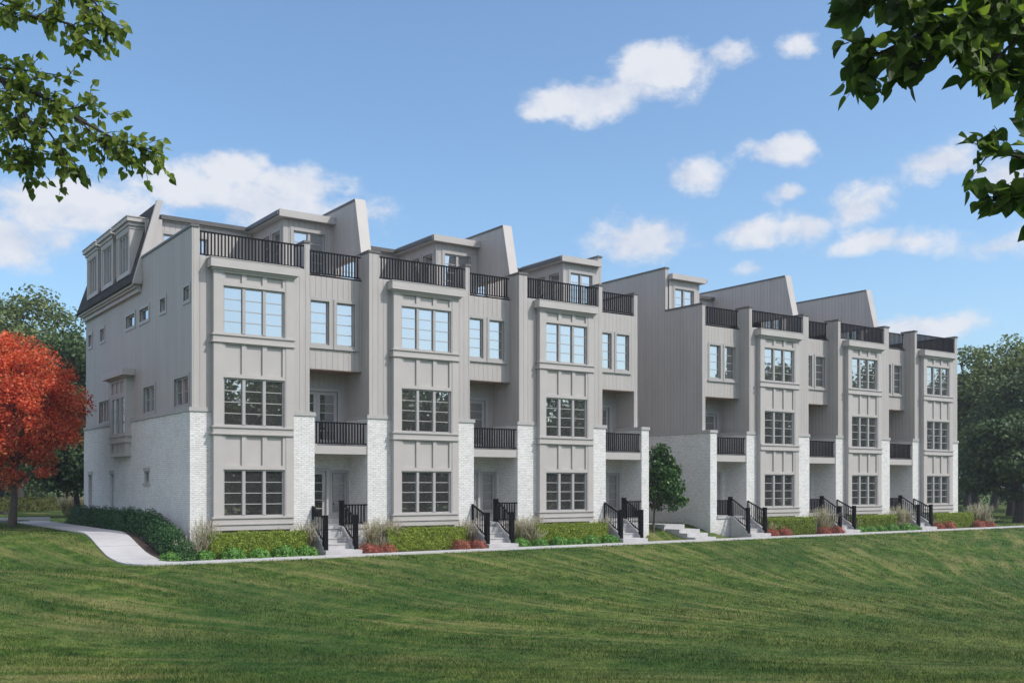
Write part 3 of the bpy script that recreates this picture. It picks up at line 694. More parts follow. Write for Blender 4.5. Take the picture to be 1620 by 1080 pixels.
# low shrubs
def dome(r, h, n, size, g, up=.4):
    d = unit(g.normal(size=(n, 3))); d[:, 2] = np.abs(d[:, 2]); q = g.uniform(.72, 1.06, n)[:, None]
    C = d * q * np.array([r, r * .85, h]); C *= (1 + .16 * np.sin(d[:, 0:1] * 7 + 2) * np.cos(d[:, 1:2] * 6))
    return leaf_quads(C, d + g.normal(0, .5, (n, 3)) + np.array([0, 0, up]), size, .55, g)
lowV = np_mesh('low_shrub', dome(.40, .30, 1500, .07, g), 4, M['lowshrub']); sedV = np_mesh('sedum', dome(.36, .28, 1700, .045, g, .8), 4, M['sedum'])
def scatter(proto, first, spots, cat, group):
    for i, (u, y, s, lab) in enumerate(spots):
        o = proto if first[0] else proto.copy()
        if not first[0]: COL.objects.link(o)
        first[0] = False
        s *= 1.12; x = col(u, y); o.location = (x, y, float(H(x, y)) + .02); o.rotation_euler = (0, 0, g.uniform(0, 6.28)); o.scale = (s, s, s * g.uniform(.95, 1.2)); tag(o, lab, cat, group)
f1 = [True]; GS = 'low bright green shrubs along the front path'
hed = {1: 'longest lime hedge', 3: 'hedge of the near row end townhouse', 5: 'hedge of the middle townhouse in the farther row'}
scatter(lowV, f1, [(u, -1.12, s, '%s low green shrub from the left before the nearest front hedge' % ORD[i]) for i, (u, s) in enumerate(((272, .95), (288, .95), (323, .9), (368, 1.05), (409, 1.0), (449, 1.05), (484, 1.0)))], 'shrub', GS)
scatter(lowV, f1, [(u, -1.12, s, '%s low green shrub from the left before the third front hedge' % ORD[i]) for i, (u, s) in enumerate(((824, 1.05), (853, .9), (884, 1.0), (908, .9), (935, 1.05), (964, 1.0)))], 'shrub', GS)
scatter(lowV, f1, [(u, -1.12, s, '%s low green shrub from the left before the fifth front hedge' % ORD[i]) for i, (u, s) in enumerate(((1357, .9), (1374, 1.0), (1392, .95), (1411, 1.0), (1432, 1.05), (1446, .9)))], 'shrub', GS)
f2 = [True]; GR = 'red flowering sedum mounds along the front path'
scatter(sedV, f2, [(u, -1.15, s, lab) for u, s, lab in (
    (580, 1.05, 'red sedum mound just right of the first entry stairs'), (597, .8, 'small red sedum mound between two larger ones by the first stairs'), (613, 1.0, 'red sedum mound at the left foot of the second hedge'),
    (729, 1.1, 'red sedum mound at the right foot of the second hedge'), (756, 1.0, 'red sedum mound touching the left rail of the second entry stairs'),
    (1221, 1.1, 'red sedum mound right of the fourth entry stairs, left of a pair'), (1241, 1.1, 'red sedum mound in front of the fourth hedge, right of a pair'),
    (1304, 1.05, 'red sedum mound at the right end of the fourth hedge, left of a pair'), (1324, 1.1, 'red sedum mound beside the left rail of the fifth entry stairs'),
    (1484, 1.15, 'red sedum mound just right of the last entry stairs'), (1501, 1.15, 'red sedum mound in front of the last hedge'),
    (1548, 1.2, 'red sedum mound left of a pair beyond the last hedge'), (1563, 1.1, 'rightmost red sedum mound by the end of the planting'))], 'sedum', GR)
# ornamental grasses: arching blades with pale plumes
def reed(seed, nb=260, hgt=1.0, spread=.5, plumes=True):
    g = np.random.default_rng(seed); Q = []; Pq = []
    for i in range(nb):
        a = g.uniform(0, 6.283); r0 = g.uniform(0, .12); L = hgt * g.uniform(.5, 1.05); sp = spread * g.uniform(.1, 1.0) ** .8
        d = np.array([math.cos(a), math.sin(a)]); w = g.uniform(.004, .009); pr = None; side = np.array([-d[1], d[0], 0]) * w
        for k in range(5):
            t = k / 4; p = np.array([*(d * (r0 + sp * t ** 1.7 * L)), L * (t - .22 * sp / spread * t ** 3)])
            ww = side * (1 - .85 * t)
            if pr is not None: Q.append([pr[0] - pr[1], pr[0] + pr[1], p + ww, p - ww])
            pr = (p, ww)
        if plumes and g.random() < .42:
            tip = pr[0]; dirv = np.array([d[0] * .35 * sp * 2, d[1] * .35 * sp * 2, 1.0]); dirv /= np.linalg.norm(dirv)
            for k in range(6):
                c = tip + dirv * (k * .035 - .06) + g.normal(0, .006, 3); n3 = g.normal(size=3); n3 /= np.linalg.norm(n3); t3 = dirv + g.normal(0, .35, 3); t3 /= np.linalg.norm(t3); b3 = np.cross(t3, n3); b3 /= np.linalg.norm(b3) + 1e-6
                s = .055; Pq.append([c - t3 * s * .6, c + b3 * s * .16, c + t3 * s * .7, c - b3 * s * .16])
    return np.array(Q), np.array(Pq)
def make_reed(seed, **k):
    Q, Pq = reed(seed, **k); o = np_mesh('ornamental_grass', Q, 4, M['oreed'])
    if len(Pq): np_mesh('plume', Pq, 4, M['plume'], o)
    return o
tallR = make_reed(3, nb=420, hgt=1.15, spread=.42); lowR = make_reed(5, nb=300, hgt=.75, spread=.85)
def put_reeds(proto, spots):
    for i, (u, y, s, lab) in enumerate(spots):
        o = proto if i == 0 else copy_tree(proto)
        x = col(u, y); o.location = (x, y, float(H(x, y)) + .02); o.scale = (s, s, s * g.uniform(.93, 1.08)); o.rotation_euler = (0, 0, g.uniform(0, 6.28)); tag(o, lab, 'ornamental grass', 'feathery ornamental grasses in the front beds')
put_reeds(tallR, ((322, -.75, 1.15, 'tall feathery pale grass at the near left brick corner'), (487, -.55, 1.12, 'tall feathery grass between the nearest front hedge and the first stair rail'),
    (588, -.62, 1.08, 'tall feathery grass just right of the first stair rail'), (604, -.45, 1.1, 'tall feathery grass against the second white brick pier'), (622, -.6, 1.0, 'tall feathery grass touching the left end of the second hedge'),
    (742, -.5, 1.05, 'tall feathery grass between the second hedge and the second stair rail'), (818, -.5, 1.1, 'tall feathery grass just right of the second stair rail'), (834, -.6, 1.1, 'tall feathery grass in front of the third white brick pier'), (850, -.4, 1.0, 'tall feathery grass touching the left end of the third hedge'),
    (955, -.5, 1.0, 'tall feathery grass between the third hedge and the third stair rail'), (1213, -.5, .85, 'feathery grass at the left end of the fourth hedge behind red sedum'), (1298, -.6, 1.15, 'tall feathery grass at the right end of the fourth hedge'), (1312, -.7, 1.1, 'tall feathery grass leaning on the left rail of the fifth stairs'),
    (1421, -.6, 1.2, 'tall feathery grass between the fifth hedge and the sixth stairs'), (1434, -.7, 1.05, 'feathery grass leaning on the left rail of the sixth stairs'), (1541, -.5, 1.25, 'tall grey feathery grass at the right end of the last hedge'), (1556, -.3, 1.2, 'rightmost tall grey feathery grass beyond the end of the farther row')))
put_reeds(lowR, ((303, -.95, 1.0, 'low spreading fountain grass with cream seed heads at the near corner'), (845, -.95, .95, 'low spreading bronze fountain grass in front of the third hedge'), (600, -.85, .75, 'low spreading fountain grass behind the red sedum by the first stairs'),
    (1217, -.8, .85, 'low bronze fountain grass behind the red sedum at the fourth stairs'), (1306, -.85, .85, 'low bronze fountain grass behind the red sedum at the fifth stairs'), (1348, -.7, .8, 'low bronze fountain grass left of the fifth hedge'), (1429, -.95, .85, 'low bronze fountain grass right of the fifth hedge'), (1474, -.75, .8, 'low bronze fountain grass left of the last hedge'), (1565, -.6, .8, 'low bronze fountain grass at the far end of the planting')))
# dark evergreen shrubs along the end wall
def laurel(seed):
    g = np.random.default_rng(seed); n = 3800
    d = unit(g.normal(size=(n, 3))); d[:, 2] = np.abs(d[:, 2]) * 1.0
    k = unit(g.normal(size=(26, 3))); k[:, 2] = np.abs(k[:, 2]); near = (d @ k.T).max(1)
    q = (g.uniform(.62, 1.0, n) * (.80 + .28 * sm((near - .82) / .18)))[:, None]
    C = d * q * np.array([.62, .80, .92]); C[:, 2] = np.maximum(C[:, 2], .02)
    return leaf_quads(C, d * .8 + g.normal(0, .6, (n, 3)) + np.array([0, 0, .25]), .085, .42, g)
lau = [np_mesh('evergreen_shrub', laurel(31 + i), 4, M['laurel']) for i in range(2)]; used = [False, False]
ly = [-1.0, .1, 1.25, 2.45, 3.7, 5.0, 6.4, 7.8, 9.3, 10.8, 12.4, 14.0]
for i, y in enumerate(ly):
    k = i % 2; o = lau[k] if not used[k] else lau[k].copy()
    if used[k]: COL.objects.link(o)
    used[k] = True
    x = -.62 if i else -.55; s = .85 if i == 0 else g.uniform(.94, 1.06)
    o.location = (x, y, float(H(x - .5, y)) + .0); o.scale = (s * .88, s, s * (1.0 if i else .9)); o.rotation_euler = (0, 0, g.choice([0, math.pi]) + g.uniform(-.2, .2))
    tag(o, '%s dark evergreen shrub from the front corner along the brick end wall' % ORD[i], 'shrub', 'evergreen shrubs along the end wall')

# ------------------------------------------------------------------ trees
def tree(name, label, group, base, Ht, cz, rz, rxy, mat, bark, seed, nclump=60, per=240, leaf=.3, tr=.25, split=.3, cr=.26, squash=.75, limbs=16, copy_from=None, shift=(0, 0), cone=0):
    if copy_from is not None:
        o = copy_tree(copy_from); o.location = base; tag(o, label, 'tree', group); return o
    g = np.random.default_rng(seed); rr = random.Random(seed)
    root = empty(name, base); tag(root, label, 'tree', group)
    m = MB(); wob = [(rr.uniform(-1, 1) * Ht * .012 * k, rr.uniform(-1, 1) * Ht * .012 * k) for k in range(8)]
    tp = [(wob[k][0] + shift[0] * k / 9, wob[k][1] + shift[1] * k / 9, Ht * .86 * k / 7 - .15 * (k == 0)) for k in range(8)]
    m.tube(tp, [tr * (1.35 if k == 0 else 1.0) * (1 - .12 * k) for k in range(8)], 9)
    C = []
    while len(C) < nclump:
        d = g.normal(size=3); d /= np.linalg.norm(d); q = g.uniform(.25, 1) ** .5
        c = d * q * np.array([rxy, rxy, rz]) * (1 - cr * .75)
        if d[2] < -.5 and g.random() < (.5 if name != 'red_maple_tree' else .15): continue
        k_ = 1.12 - cone * (d[2] + .3) if cone else 1
        c[0] *= k_; c[1] *= k_
        C.append((c[0] + shift[0], c[1] + shift[1], cz + c[2] * (1 if c[2] > 0 else .85)))
    C = np.array(C)
    for c in C[:limbs]:
        z0 = max(Ht * split, min(c[2] * .72, Ht * .75)); k = z0 / (Ht * .86) * 7; a = tp[int(min(k, 6))]
        p0 = Vector((a[0], a[1], z0)); p3 = Vector(c); mid = p0.lerp(p3, .5) + Vector((rr.uniform(-.3, .3), rr.uniform(-.3, .3), .06 * Ht))
        pts = [p0, p0.lerp(mid, .6), mid.lerp(p3, .35), p3]; r0 = tr * .42
        m.tube(pts, [r0, r0 * .7, r0 * .45, r0 * .15], 6)
    t = m.build('trunk', bark, root) if False else None
    off = MB(); off.v = [(a + base[0], b + base[1], c + base[2]) for a, b, c in m.v]; off.f = m.f; off.smooth = m.smooth
    off.build('trunk', bark, root)
    Q = []
    for c in C:
        k_ = g.uniform(.55, 1.45); r = rxy * cr * k_; n = int(per * k_ ** 1.6)
        d = unit(g.normal(size=(n, 3))); q = g.uniform(0, 1, n)[:, None] ** .45
        P = c + d * q * r * np.array([1.15, 1.15, squash])
        Q.append(leaf_quads(P, d * .5 + g.normal(0, .6, (n, 3)) + np.array([0, 0, .55]), leaf, .62, g))
    np_mesh('crown', np.concatenate(Q), 4, mat, root)
    return root
hz_ = lambda x, y: float(H(x, y))
# the red tree
tree('red_maple_tree', 'tree in scarlet autumn leaf standing on the lawn left of the end wall', None, (-3.95, 10.2, hz_(-3.95, 10.2)), 8.2, 4.6, 3.7, 3.2, M['red'], M['bark'], 17, nclump=200, per=235, leaf=.125, tr=.15, split=.2, cr=.16, squash=.8, limbs=40)
# small tree between the rows
tree('young_tree', 'small dark green tree beside the garden steps between the two rows', None, (21.9, .35, hz_(21.9, .35)), 4.8, 2.35, 2.1, 1.3, M['young'], M['bark'], 5, nclump=90, per=85, leaf=.15, tr=.055, split=.18, cr=.26, squash=.7, limbs=26, shift=(.80, .25), cone=.45)
# trees beyond the street, left
GL = 'green trees beyond the street on the left'; GW = 'dark trees of the wood on the right'
def far_tree(u, d, top, **k):
    x, y, _ = at(u, 0, d); z = hz_(x, y); Ht = CAM[2] + (HZ - top) / F * d - z
    return (x, y, z), Ht
b, h = far_tree(30, 82, 452); T1 = tree('broadleaf_tree', 'tallest mid green tree at the left edge behind the red tree', GL, b, h, h * .62, h * .38, h * .36, M['tleaf'], M['barkdark'], 41, nclump=95, per=240, leaf=.34, tr=.45, limbs=30, cr=.22)
b, h = far_tree(108, 74, 505); T2 = tree('broadleaf_tree', 'darker green tree showing between the red tree and the house corner', GL, b, h, h * .58, h * .42, h * .34, M['tdark'], M['barkdark'], 42, nclump=85, per=230, leaf=.3, tr=.32, split=.2, limbs=34, cr=.22)
b, h = far_tree(-60, 90, 470); T3 = tree('broadleaf_tree', 'dark tree partly cut by the left picture edge', GL, b, h, h * .58, h * .42, h * .36, M['tdark'], M['barkdark'], 43, nclump=80, per=220, leaf=.36, tr=.4, limbs=20)
b, h = far_tree(62, 96, 610); T4 = tree('broadleaf_tree', 'low dark tree whose trunk shows under the red crown', GL, b, h, h * .56, h * .36, h * .5, M['tdark'], M['barkdark'], 44, nclump=80, per=220, leaf=.3, tr=.4, limbs=26)
b, h = far_tree(5, 70, 640); tree('broadleaf_tree', 'low dark tree left of the red trunk behind the far hedge', GL, b, h, h * .58, h * .40, h * .55, M['tdark'], M['barkdark'], 45, nclump=70, per=220, leaf=.28, tr=.25, limbs=20)
b, h = far_tree(122, 62, 640); tree('broadleaf_tree', 'low dark tree whose boughs fill the gap beside the house corner', GL, b, h, h * .52, h * .46, h * .5, M['tdark'], M['barkdark'], 46, nclump=80, per=220, leaf=.26, tr=.2, limbs=24)
# wood on the right
spec = [(1545, 88, 535, 'tall pale green tree next to the far end of the farther row', 'tleaf', .27), (1600, 84, 508, 'tallest leafy tree rising at the right picture edge', 'tleaf', .34), (1572, 104, 560, 'dark tree between the two tallest trees of the right wood', 'tdark', .36),
        (1530, 110, 600, 'dark tree right behind the end brick pier of the farther row', 'tdark', .36), (1650, 78, 560, 'dark broad tree cut by the right picture edge', 'tdark', .42), (1612, 70, 640, 'lower leafy tree in front of the right wood', 'tdark', .5), (1700, 95, 500, 'tall tree just outside the right edge of the wood', 'tdark', .36)]
for i, (u, d, top, lab, mt, rx) in enumerate(spec):
    b, h = far_tree(u, d, top); tree('broadleaf_tree', lab, GW, b, h, h * .51, h * .49, h * rx, M[mt], M['barkdark'], 60 + i, nclump=85, per=240, leaf=.32, tr=.34, limbs=26, split=.2, cr=.24)
def thicket(name, label, line, seed, hgt, n, leaf=.32):
    g = np.random.default_rng(seed); Q = []
    for (x, y) in poly_sample(line, n):
        z = hz_(x, y); h = hgt * g.uniform(.5, 1.2); c = np.array([x + g.uniform(-1.5, 1.5), y + g.uniform(-1.5, 1.5), z + h * .4])
        k = 230; d = unit(g.normal(size=(k, 3))); Q.append(leaf_quads(c + d * g.uniform(0, 1, k)[:, None] ** .4 * np.array([2.0, 2.0, h * .62]), d + g.normal(0, .7, (k, 3)), leaf, .62, g))
    o = np_mesh(name, np.concatenate(Q), 4, M['tdark']); tag(o, label, 'undergrowth', None, 'stuff')
thicket('undergrowth', 'dark undergrowth under the trees beyond the street on the left', [at(-250, 0, 92)[:2], at(60, 0, 92)[:2], at(78, 0, 92)[:2]], 5, 5.0, 44)
thicket('undergrowth', 'dark undergrowth along the foot of the right wood', [at(1500, 0, 118)[:2], at(1545, 0, 118)[:2]], 6, 4.5, 8)
thicket('undergrowth', 'dark undergrowth filling the right side of the wood', [at(1588, 0, 116)[:2], at(1760, 0, 110)[:2]], 8, 5.0, 26)
# clipped hedge and grasses beyond the street
x0, x1, yh = -70.0, col(97, 38.6), 38.8
o = np_mesh('clipped_hedge', np.concatenate([box_leaves(x1 - x0, .9, .85, 30000, .12, g), inner_box(x1 - x0, .9, .85)]), 4, M['shadehedge'], None, ((x0 + x1) / 2, yh, hz_(x0, yh)))
tag(o, 'long low olive green hedge beyond the street at the left', 'hedge')
for i, (u, lab) in enumerate(((105, 'pale grass clump touching the right end of the long hedge'), (116, 'middle pale grass clump beyond the street beside the house corner'), (126, 'pale grass clump beyond the street nearest the house corner'))):
    o = copy_tree(tallR); x = col(u, 36); o.location = (x, 36, hz_(x, 36)); o.scale = (1.7, 1.7, 1.25); tag(o, lab, 'ornamental grass', 'pale grasses beyond the street')
# wood on the far side of the lawn, behind the photographer: it is what the lower windows reflect
gw = np.random.default_rng(77); Q = []
for i in range(104):
    x = -25 + (i % 52) * 4.7 + gw.uniform(-2, 2); y = (-86 if i < 52 else -95) + gw.uniform(-3, 3); h = gw.uniform(16.5, 20) * (1 + .35 * max(0, min(1, (x - 105) / 30)))
    for k in range(46):
        d = gw.normal(size=3); d /= np.linalg.norm(d); c = np.array([x, y, h * (.52 if k < 28 else .14)]) + d * gw.uniform(.3, 1) ** .5 * np.array([4.2, 4.2, h * (.48 if k < 28 else .16)]); n = 60
        dd_ = unit(gw.normal(size=(n, 3))); Q.append(leaf_quads(c + dd_ * gw.uniform(0, 1, n)[:, None] ** .4 * 1.9, gw.normal(size=(n, 3)), .75, .7, gw))
o = np_mesh('woodland', np.concatenate(Q), 4, M['tdark']); tag(o, 'dense dark wood across the lawn, seen mirrored in the windows', 'woodland', None, 'stuff')

# ------------------------------------------------------------------ overhanging trees at the picture's top corners
def heart_mesh(name, C, axis, nrm, size, mat, root):
    """folded heart-shaped leaves: two halves meeting at the midrib, one island each so that a leaf keeps one tint"""
    n = len(C); a = unit(axis); b = unit(np.cross(nrm, a)); c = np.cross(a, b); s = size[:, None]
    half = ((-.09, .17, .05), (-.03, .36, .10), (.17, .46, .13), (.42, .40, .10), (.70, .22, .02))
    vs = [C, C + a * s + c * s * -.12]
    for sg in (1, -1):
        for f, w, z in half: vs.append(C + a * s * f + b * s * w * sg + c * s * z)
    vs = np.stack(vs, 1); F_ = np.array([(0, 2, 3, 4, 5, 6, 1), (0, 1, 11, 10, 9, 8, 7)]); me = bpy.data.meshes.new(name)
    me.vertices.add(n * 12); me.vertices.foreach_set('co', vs.reshape(-1).astype(np.float32))
    idx = (np.arange(n)[:, None, None] * 12 + F_[None]).reshape(-1).astype(np.int32)
    me.loops.add(len(idx)); me.loops.foreach_set('vertex_index', idx); me.polygons.add(n * 2); me.polygons.foreach_set('loop_start', np.arange(0, n * 14, 7, dtype=np.int32))
    me.update(calc_edges=True); me.materials.append(mat); o = bpy.data.objects.new(name, me); COL.objects.link(o); o.parent = root; return o
def overhang(name, label, trunk, limbs, mat, seed, size, twig, per, nl, droop=.45):
    g = np.random.default_rng(seed); root = empty(name, trunk[0]); tag(root, label, 'tree', 'overhanging trees framing the view')
    m = MB(); m.tube(trunk, [.24, .20, .17, .12][:len(trunk)], 12); C = []; A = []; Nn = []
    for pts, r0, r1, dens_ in limbs:
        P = [Vector(p) for p in pts]; fine = []
        for i in range(len(P) - 1):
            a, b = P[max(i - 1, 0)], P[min(i + 2, len(P) - 1)]
            for k in range(6):
                t = k / 6; p, q = P[i], P[i + 1]
                fine.append(p * (1 - t) + q * t + ((q - a) * (t * (1 - t) ** 2) - (b - p) * (t * t * (1 - t))) * .25)
        fine.append(P[-1]); N = len(fine)
        m.tube([tuple(p) for p in fine], [r0 + (r1 - r0) * i / (N - 1) for i in range(N)], 7)
        L = sum((fine[i + 1] - fine[i]).length for i in range(N - 1))
        if not dens_: continue
        for j in range(int(L * per * dens_)):
            t = g.uniform(0.05, 1.0); i = min(int(t * (N - 1)), N - 2); p0 = fine[i].lerp(fine[i + 1], t * (N - 1) - i); fw = (fine[i + 1] - fine[i]).normalized()
            d = Vector(g.normal(size=3)); d = (d - fw * d.dot(fw)).normalized() * .9 + fw * g.uniform(.3, 1.0) + Vector((0, 0, g.uniform(-.55, .3))); d.normalize()
            TL = twig * g.uniform(.4, 1.0); p1 = p0 + d * TL * .6 + Vector((0, 0, -.02 * TL)); p2 = p0 + d * TL + Vector((0, 0, -.10 * TL))
            m.tube([tuple(p0), tuple(p1), tuple(p2)], [.0045, .003, .0018], 4)
            for k in range(nl):
                t2 = (k + .8) / nl; c = p0.lerp(p2, min(t2, 1)); dv = d * .65 + Vector(g.normal(size=3)) * .6 + Vector((0, 0, -droop)); dv.normalize()
                pet = size * .35; c2 = c + dv * pet; m.tube([tuple(c), tuple(c2)], [.0016, .0012], 3)
                C.append(tuple(c2)); A.append(tuple(dv)); nn = Vector(g.normal(size=3)) * .55 + Vector((-FW[0] * .7, -FW[1] * .7, .55)); Nn.append(tuple(nn))
    m.build('trunk', M['barkdark'], root)
    C = np.array(C) - np.array(trunk[0]); heart_mesh('crown', C, np.array(A), np.array(Nn), size * g.uniform(.75, 1.2, len(C)), mat, root)
def gl(u, v, d): p = at(u, v, d); return p
tx, ty, _ = at(-560, 0, 10.5); tz = hz_(tx, ty)
tr_ = [(tx, ty, tz - .2), (tx + .05, ty, tz + 2.5), (tx + .1, ty + .1, tz + 5.2), (tx + .2, ty + .1, tz + 9)]
L = lambda *p: [at(*q) for q in p]
overhang('linden_tree', 'sunlit leafy boughs of a tree reaching in from the upper left', tr_, [
    ([tr_[1]] + L((-330, 60, 10.3), (-100, 80, 10.1), (0, 125, 10.0)), .09, .030, 0),
    (L((0, 125, 10.0), (62, 150, 9.9), (120, 186, 9.95), (185, 222, 10.0), (246, 243, 10.1)), .030, .006, 1.25),
    (L((2, 128, 10.0), (28, 165, 9.8), (45, 190, 9.8), (78, 210, 9.85), (94, 236, 9.9), (108, 262, 9.9)), .018, .004, 1.0),
    (L((-90, 190, 10.2), (-20, 200, 10.1), (10, 196, 10.0), (26, 186, 9.9), (38, 222, 9.9), (52, 258, 9.95)), .014, .004, .75),
    (L((-120, 230, 10.2), (-40, 235, 10.1), (10, 240, 10.0), (40, 258, 10.0)), .012, .004, .9),
    (L((-60, 100, 10.0), (0, 108, 10.0), (45, 112, 9.9), (110, 122, 9.95)), .014, .004, .8),
    (L((120, 186, 9.95), (165, 228, 9.9), (186, 246, 9.95)), .008, .003, .6), (L((100, 175, 9.95), (150, 165, 10.1), (175, 182, 10.2)), .008, .003, .5),
    ([tr_[2]] + L((-260, -120, 10.2), (-60, -70, 10.0), (0, -15, 9.9)), .07, .022, 0),
    (L((0, -15, 9.9), (48, 26, 9.8), (92, 32, 9.8), (122, 46, 9.8), (134, 66, 9.8)), .022, .004, .9),
    (L((-20, -40, 9.9), (70, -22, 9.9), (140, -5, 9.9), (162, 22, 9.9), (170, 40, 9.9)), .018, .004, 1.1),
    (L((-40, -10, 9.9), (10, 10, 9.85), (32, 26, 9.85)), .012, .004, .8)], M['fleaf'], 91, .078, .31, 25, 7)
tx, ty, _ = at(2250, 0, 6.6); tz = hz_(tx, ty)
tr_ = [(tx, ty, tz - .2), (tx - .03, ty, tz + 2.2), (tx - .05, ty + .1, tz + 4.4), (tx - .1, ty + .1, tz + 8)]
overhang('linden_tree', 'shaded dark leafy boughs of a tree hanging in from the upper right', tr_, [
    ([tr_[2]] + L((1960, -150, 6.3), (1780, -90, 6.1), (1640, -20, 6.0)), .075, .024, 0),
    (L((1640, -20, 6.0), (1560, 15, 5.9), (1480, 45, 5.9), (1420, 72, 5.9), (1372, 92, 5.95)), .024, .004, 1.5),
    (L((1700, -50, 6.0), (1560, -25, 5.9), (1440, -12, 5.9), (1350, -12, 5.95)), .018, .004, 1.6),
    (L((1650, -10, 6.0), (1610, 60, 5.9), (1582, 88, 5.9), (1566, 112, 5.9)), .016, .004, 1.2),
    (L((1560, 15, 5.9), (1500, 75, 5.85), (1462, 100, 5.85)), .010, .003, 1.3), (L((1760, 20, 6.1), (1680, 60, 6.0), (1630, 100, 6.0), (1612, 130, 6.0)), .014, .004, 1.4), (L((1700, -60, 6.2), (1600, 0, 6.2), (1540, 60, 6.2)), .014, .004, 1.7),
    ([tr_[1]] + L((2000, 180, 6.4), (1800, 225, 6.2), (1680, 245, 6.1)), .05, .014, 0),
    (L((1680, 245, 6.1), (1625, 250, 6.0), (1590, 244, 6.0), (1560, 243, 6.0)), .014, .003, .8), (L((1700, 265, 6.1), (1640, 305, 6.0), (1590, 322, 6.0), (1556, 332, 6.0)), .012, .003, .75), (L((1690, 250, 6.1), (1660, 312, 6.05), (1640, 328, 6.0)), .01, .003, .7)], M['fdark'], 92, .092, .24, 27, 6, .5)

# ------------------------------------------------------------------ sky with clouds
SUN_AZ, SUN_EL = 35.0, 46.0                      # azimuth to the right of the facade's outward normal
sx, sy, sz = math.sin(R(SUN_AZ)) * math.cos(R(SUN_EL)), -math.cos(R(SUN_AZ)) * math.cos(R(SUN_EL)), math.sin(R(SUN_EL))
w = bpy.data.worlds.new('World'); S.world = w; w.use_nodes = True; nt = w.node_tree; N = nt.nodes; Lk = nt.links
bg = N['Background']; sky = N.new('ShaderNodeTexSky'); sky.sky_type = 'NISHITA'; sky.sun_disc = False
sky.sun_elevation = R(SUN_EL); sky.sun_rotation = math.atan2(sx, sy); sky.altitude = 150; sky.air_density = 1.0; sky.dust_density = 1.8; sky.ozone_density = 2.2
co = N.new('ShaderNodeTexCoord').outputs['Generated']; sp = N.new('ShaderNodeSeparateXYZ'); Lk.new(co, sp.inputs[0])
az = math_n(nt, 'ARCTAN2', sp.outputs[1], sp.outputs[0]); el = math_n(nt, 'ARCSINE', sp.outputs[2])
warp = N.new('ShaderNodeTexNoise'); warp.inputs['Scale'].default_value = 9; warp.inputs['Detail'].default_value = 4; Lk.new(co, warp.inputs['Vector'])
ws_ = N.new('ShaderNodeSeparateColor'); Lk.new(warp.outputs['Color'], ws_.inputs[0])
az2 = math_n(nt, 'ADD', az, math_n(nt, 'MULTIPLY', math_n(nt, 'SUBTRACT', ws_.outputs[0], .5), .07)); el2 = math_n(nt, 'ADD', el, math_n(nt, 'MULTIPLY', math_n(nt, 'SUBTRACT', ws_.outputs[1], .5), .05))
CL = [(365, 268, 75, 38, 1), (290, 300, 110, 42, .95), (475, 300, 85, 38, .95), (420, 330, 170, 50, .9), (100, 325, 150, 60, .9), (30, 370, 140, 55, .85), (190, 350, 110, 50, .8), (570, 335, 75, 30, .6),
      (950, 152, 130, 42, 1.15), (1040, 112, 85, 45, 1.05), (890, 165, 80, 28, 1.1), (1130, 92, 75, 32, .75), (1255, 76, 45, 26, .8), (1092, 282, 50, 34, .95), (1220, 243, 62, 30, 1.05), (1228, 306, 42, 16, .9),
      (1015, 375, 95, 44, .95), (1190, 358, 65, 32, .9), (1265, 352, 62, 30, .95), (1355, 322, 75, 45, .9), (1395, 382, 90, 26, .8), (1500, 262, 95, 42, .95), (1600, 275, 80, 50, .9), (1570, 388, 90, 30, .7), (1450, 520, 120, 26, .75), (1200, 412, 42, 14, .6)]
cur = None
def azel(u, v):
    r = ray(u, v); L_ = math.sqrt(sum(k * k for k in r)); return math.atan2(r[1], r[0]), math.asin(r[2] / L_)
for u, v, hw, hh_, wt in CL:
    a0, e0 = azel(u, v); a1, _ = azel(u + hw, v); _, e1 = azel(u, v - hh_)
    ra, re = abs(a1 - a0), abs(e1 - e0)
    p = math_n(nt, 'MULTIPLY', math_n(nt, 'SUBTRACT', az2, a0), 1 / ra); q = math_n(nt, 'MULTIPLY', math_n(nt, 'SUBTRACT', el2, e0), 1 / re)
    d2 = math_n(nt, 'MULTIPLY_ADD', p, p, math_n(nt, 'MULTIPLY', q, q))
    b_ = math_n(nt, 'MULTIPLY', math_n(nt, 'SUBTRACT', 1.08, math_n(nt, 'SQRT', d2)), wt * 1.12)
    cur = b_ if cur is None else math_n(nt, 'MAXIMUM', cur, b_)
mp = N.new('ShaderNodeMapping'); Lk.new(co, mp.inputs['Vector']); mp.inputs['Scale'].default_value = (1, 1, 1.5)
fb = noise(nt, 17, 10, mp.outputs[0], .62); big = noise(nt, 5.5, 5, mp.outputs[0], .55)
# unseen clouds added outside the frame to raise the neutral fill light
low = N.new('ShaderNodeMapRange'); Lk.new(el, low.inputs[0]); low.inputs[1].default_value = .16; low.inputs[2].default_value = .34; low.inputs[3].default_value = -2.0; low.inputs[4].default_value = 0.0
fill_clouds = math_n(nt, 'ADD', math_n(nt, 'MULTIPLY', math_n(nt, 'SUBTRACT', big, .44), 4.0), low.outputs[0])
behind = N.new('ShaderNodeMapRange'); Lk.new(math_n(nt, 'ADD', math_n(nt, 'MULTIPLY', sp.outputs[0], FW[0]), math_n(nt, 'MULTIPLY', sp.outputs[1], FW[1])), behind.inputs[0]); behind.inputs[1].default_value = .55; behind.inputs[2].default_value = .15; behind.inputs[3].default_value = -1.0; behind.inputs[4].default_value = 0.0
cur = math_n(nt, 'MAXIMUM', cur, math_n(nt, 'ADD', fill_clouds, math_n(nt, 'MULTIPLY', behind.outputs[0], 6.0)))
dn = math_n(nt, 'ADD', cur, math_n(nt, 'MULTIPLY', math_n(nt, 'SUBTRACT', fb, .5), 2.9))
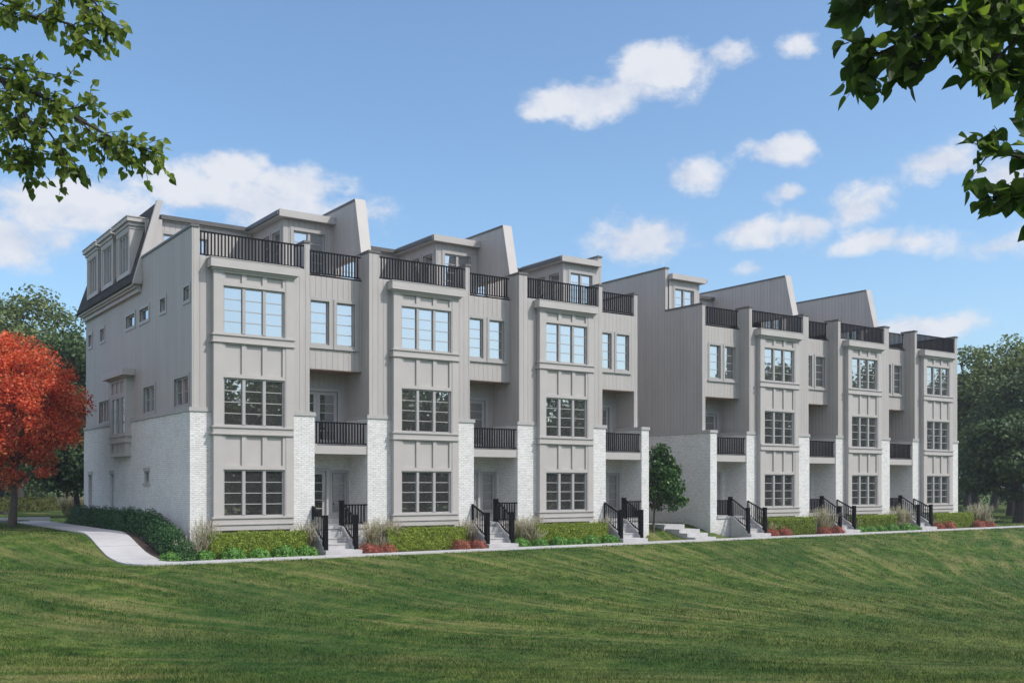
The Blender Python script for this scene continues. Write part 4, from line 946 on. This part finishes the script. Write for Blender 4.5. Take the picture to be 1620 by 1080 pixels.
mr = N.new('ShaderNodeMapRange'); mr.interpolation_type = 'SMOOTHSTEP'; Lk.new(dn, mr.inputs[0]); mr.inputs[1].default_value = .0; mr.inputs[2].default_value = .84; mr.inputs[4].default_value = .94
shade = ramp(nt, fb, [(.38, (3.35, 3.65, 4.3)), (.6, (4.35, 4.45, 4.75))])
shade = mixc(nt, math_n(nt, 'MULTIPLY_ADD', behind.outputs[0], 1.0, 1.0), shade, (10.6, 9.6, 9.0))  # the added unseen clouds are made brighter, to fill the shaded walls
tint = mixc(nt, 1.0, sky.outputs[0], (.85, 1.0, 1.06), 'MULTIPLY')
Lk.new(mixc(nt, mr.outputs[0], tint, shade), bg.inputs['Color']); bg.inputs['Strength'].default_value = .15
sun = bpy.data.lights.new('sun', 'SUN'); sun.energy = 2.65; sun.angle = R(.6); sun.color = (1.0, .955, .90)
so = bpy.data.objects.new('sun', sun); COL.objects.link(so); so.rotation_euler = Vector((sx, sy, sz)).to_track_quat('Z', 'Y').to_euler()
# thin summer haze that lightens the distant woods
m = MB(); m.box(-700, 700, -700, 700, -4, 45); mt, nt2, N2, L2, b2 = new_mat('summer_haze'); N2.remove(b2)
pv = N2.new('ShaderNodeVolumePrincipled'); pv.inputs['Color'].default_value = (.92, .95, 1, 1); pv.inputs['Density'].default_value = .0005; pv.inputs['Anisotropy'].default_value = .2
L2.new(pv.outputs[0], N2['Material Output'].inputs['Volume']); o = m.build('haze', mt); o['kind'] = 'stuff'; o['label'] = 'thin pale summer haze over the whole site'; o['category'] = 'haze'
# ------------------------------------------------------------------ camera
c = bpy.data.cameras.new('camera'); co_ = bpy.data.objects.new('camera', c); COL.objects.link(co_); S.camera = co_
co_.location = CAM; co_.rotation_euler = (R(90), 0, TH - R(90)); c.sensor_width = 36; c.lens = 36 * F / 1620; c.shift_y = (HZ - 540) / 1620; c.clip_end = 3000; c.clip_start = .1
S.view_settings.view_transform = 'Standard'; S.view_settings.look = 'None'; S.view_settings.gamma = 1; S.view_settings.exposure = .35
S.cycles.max_bounces = 6; S.cycles.transparent_max_bounces = 4; S.cycles.use_denoising = True
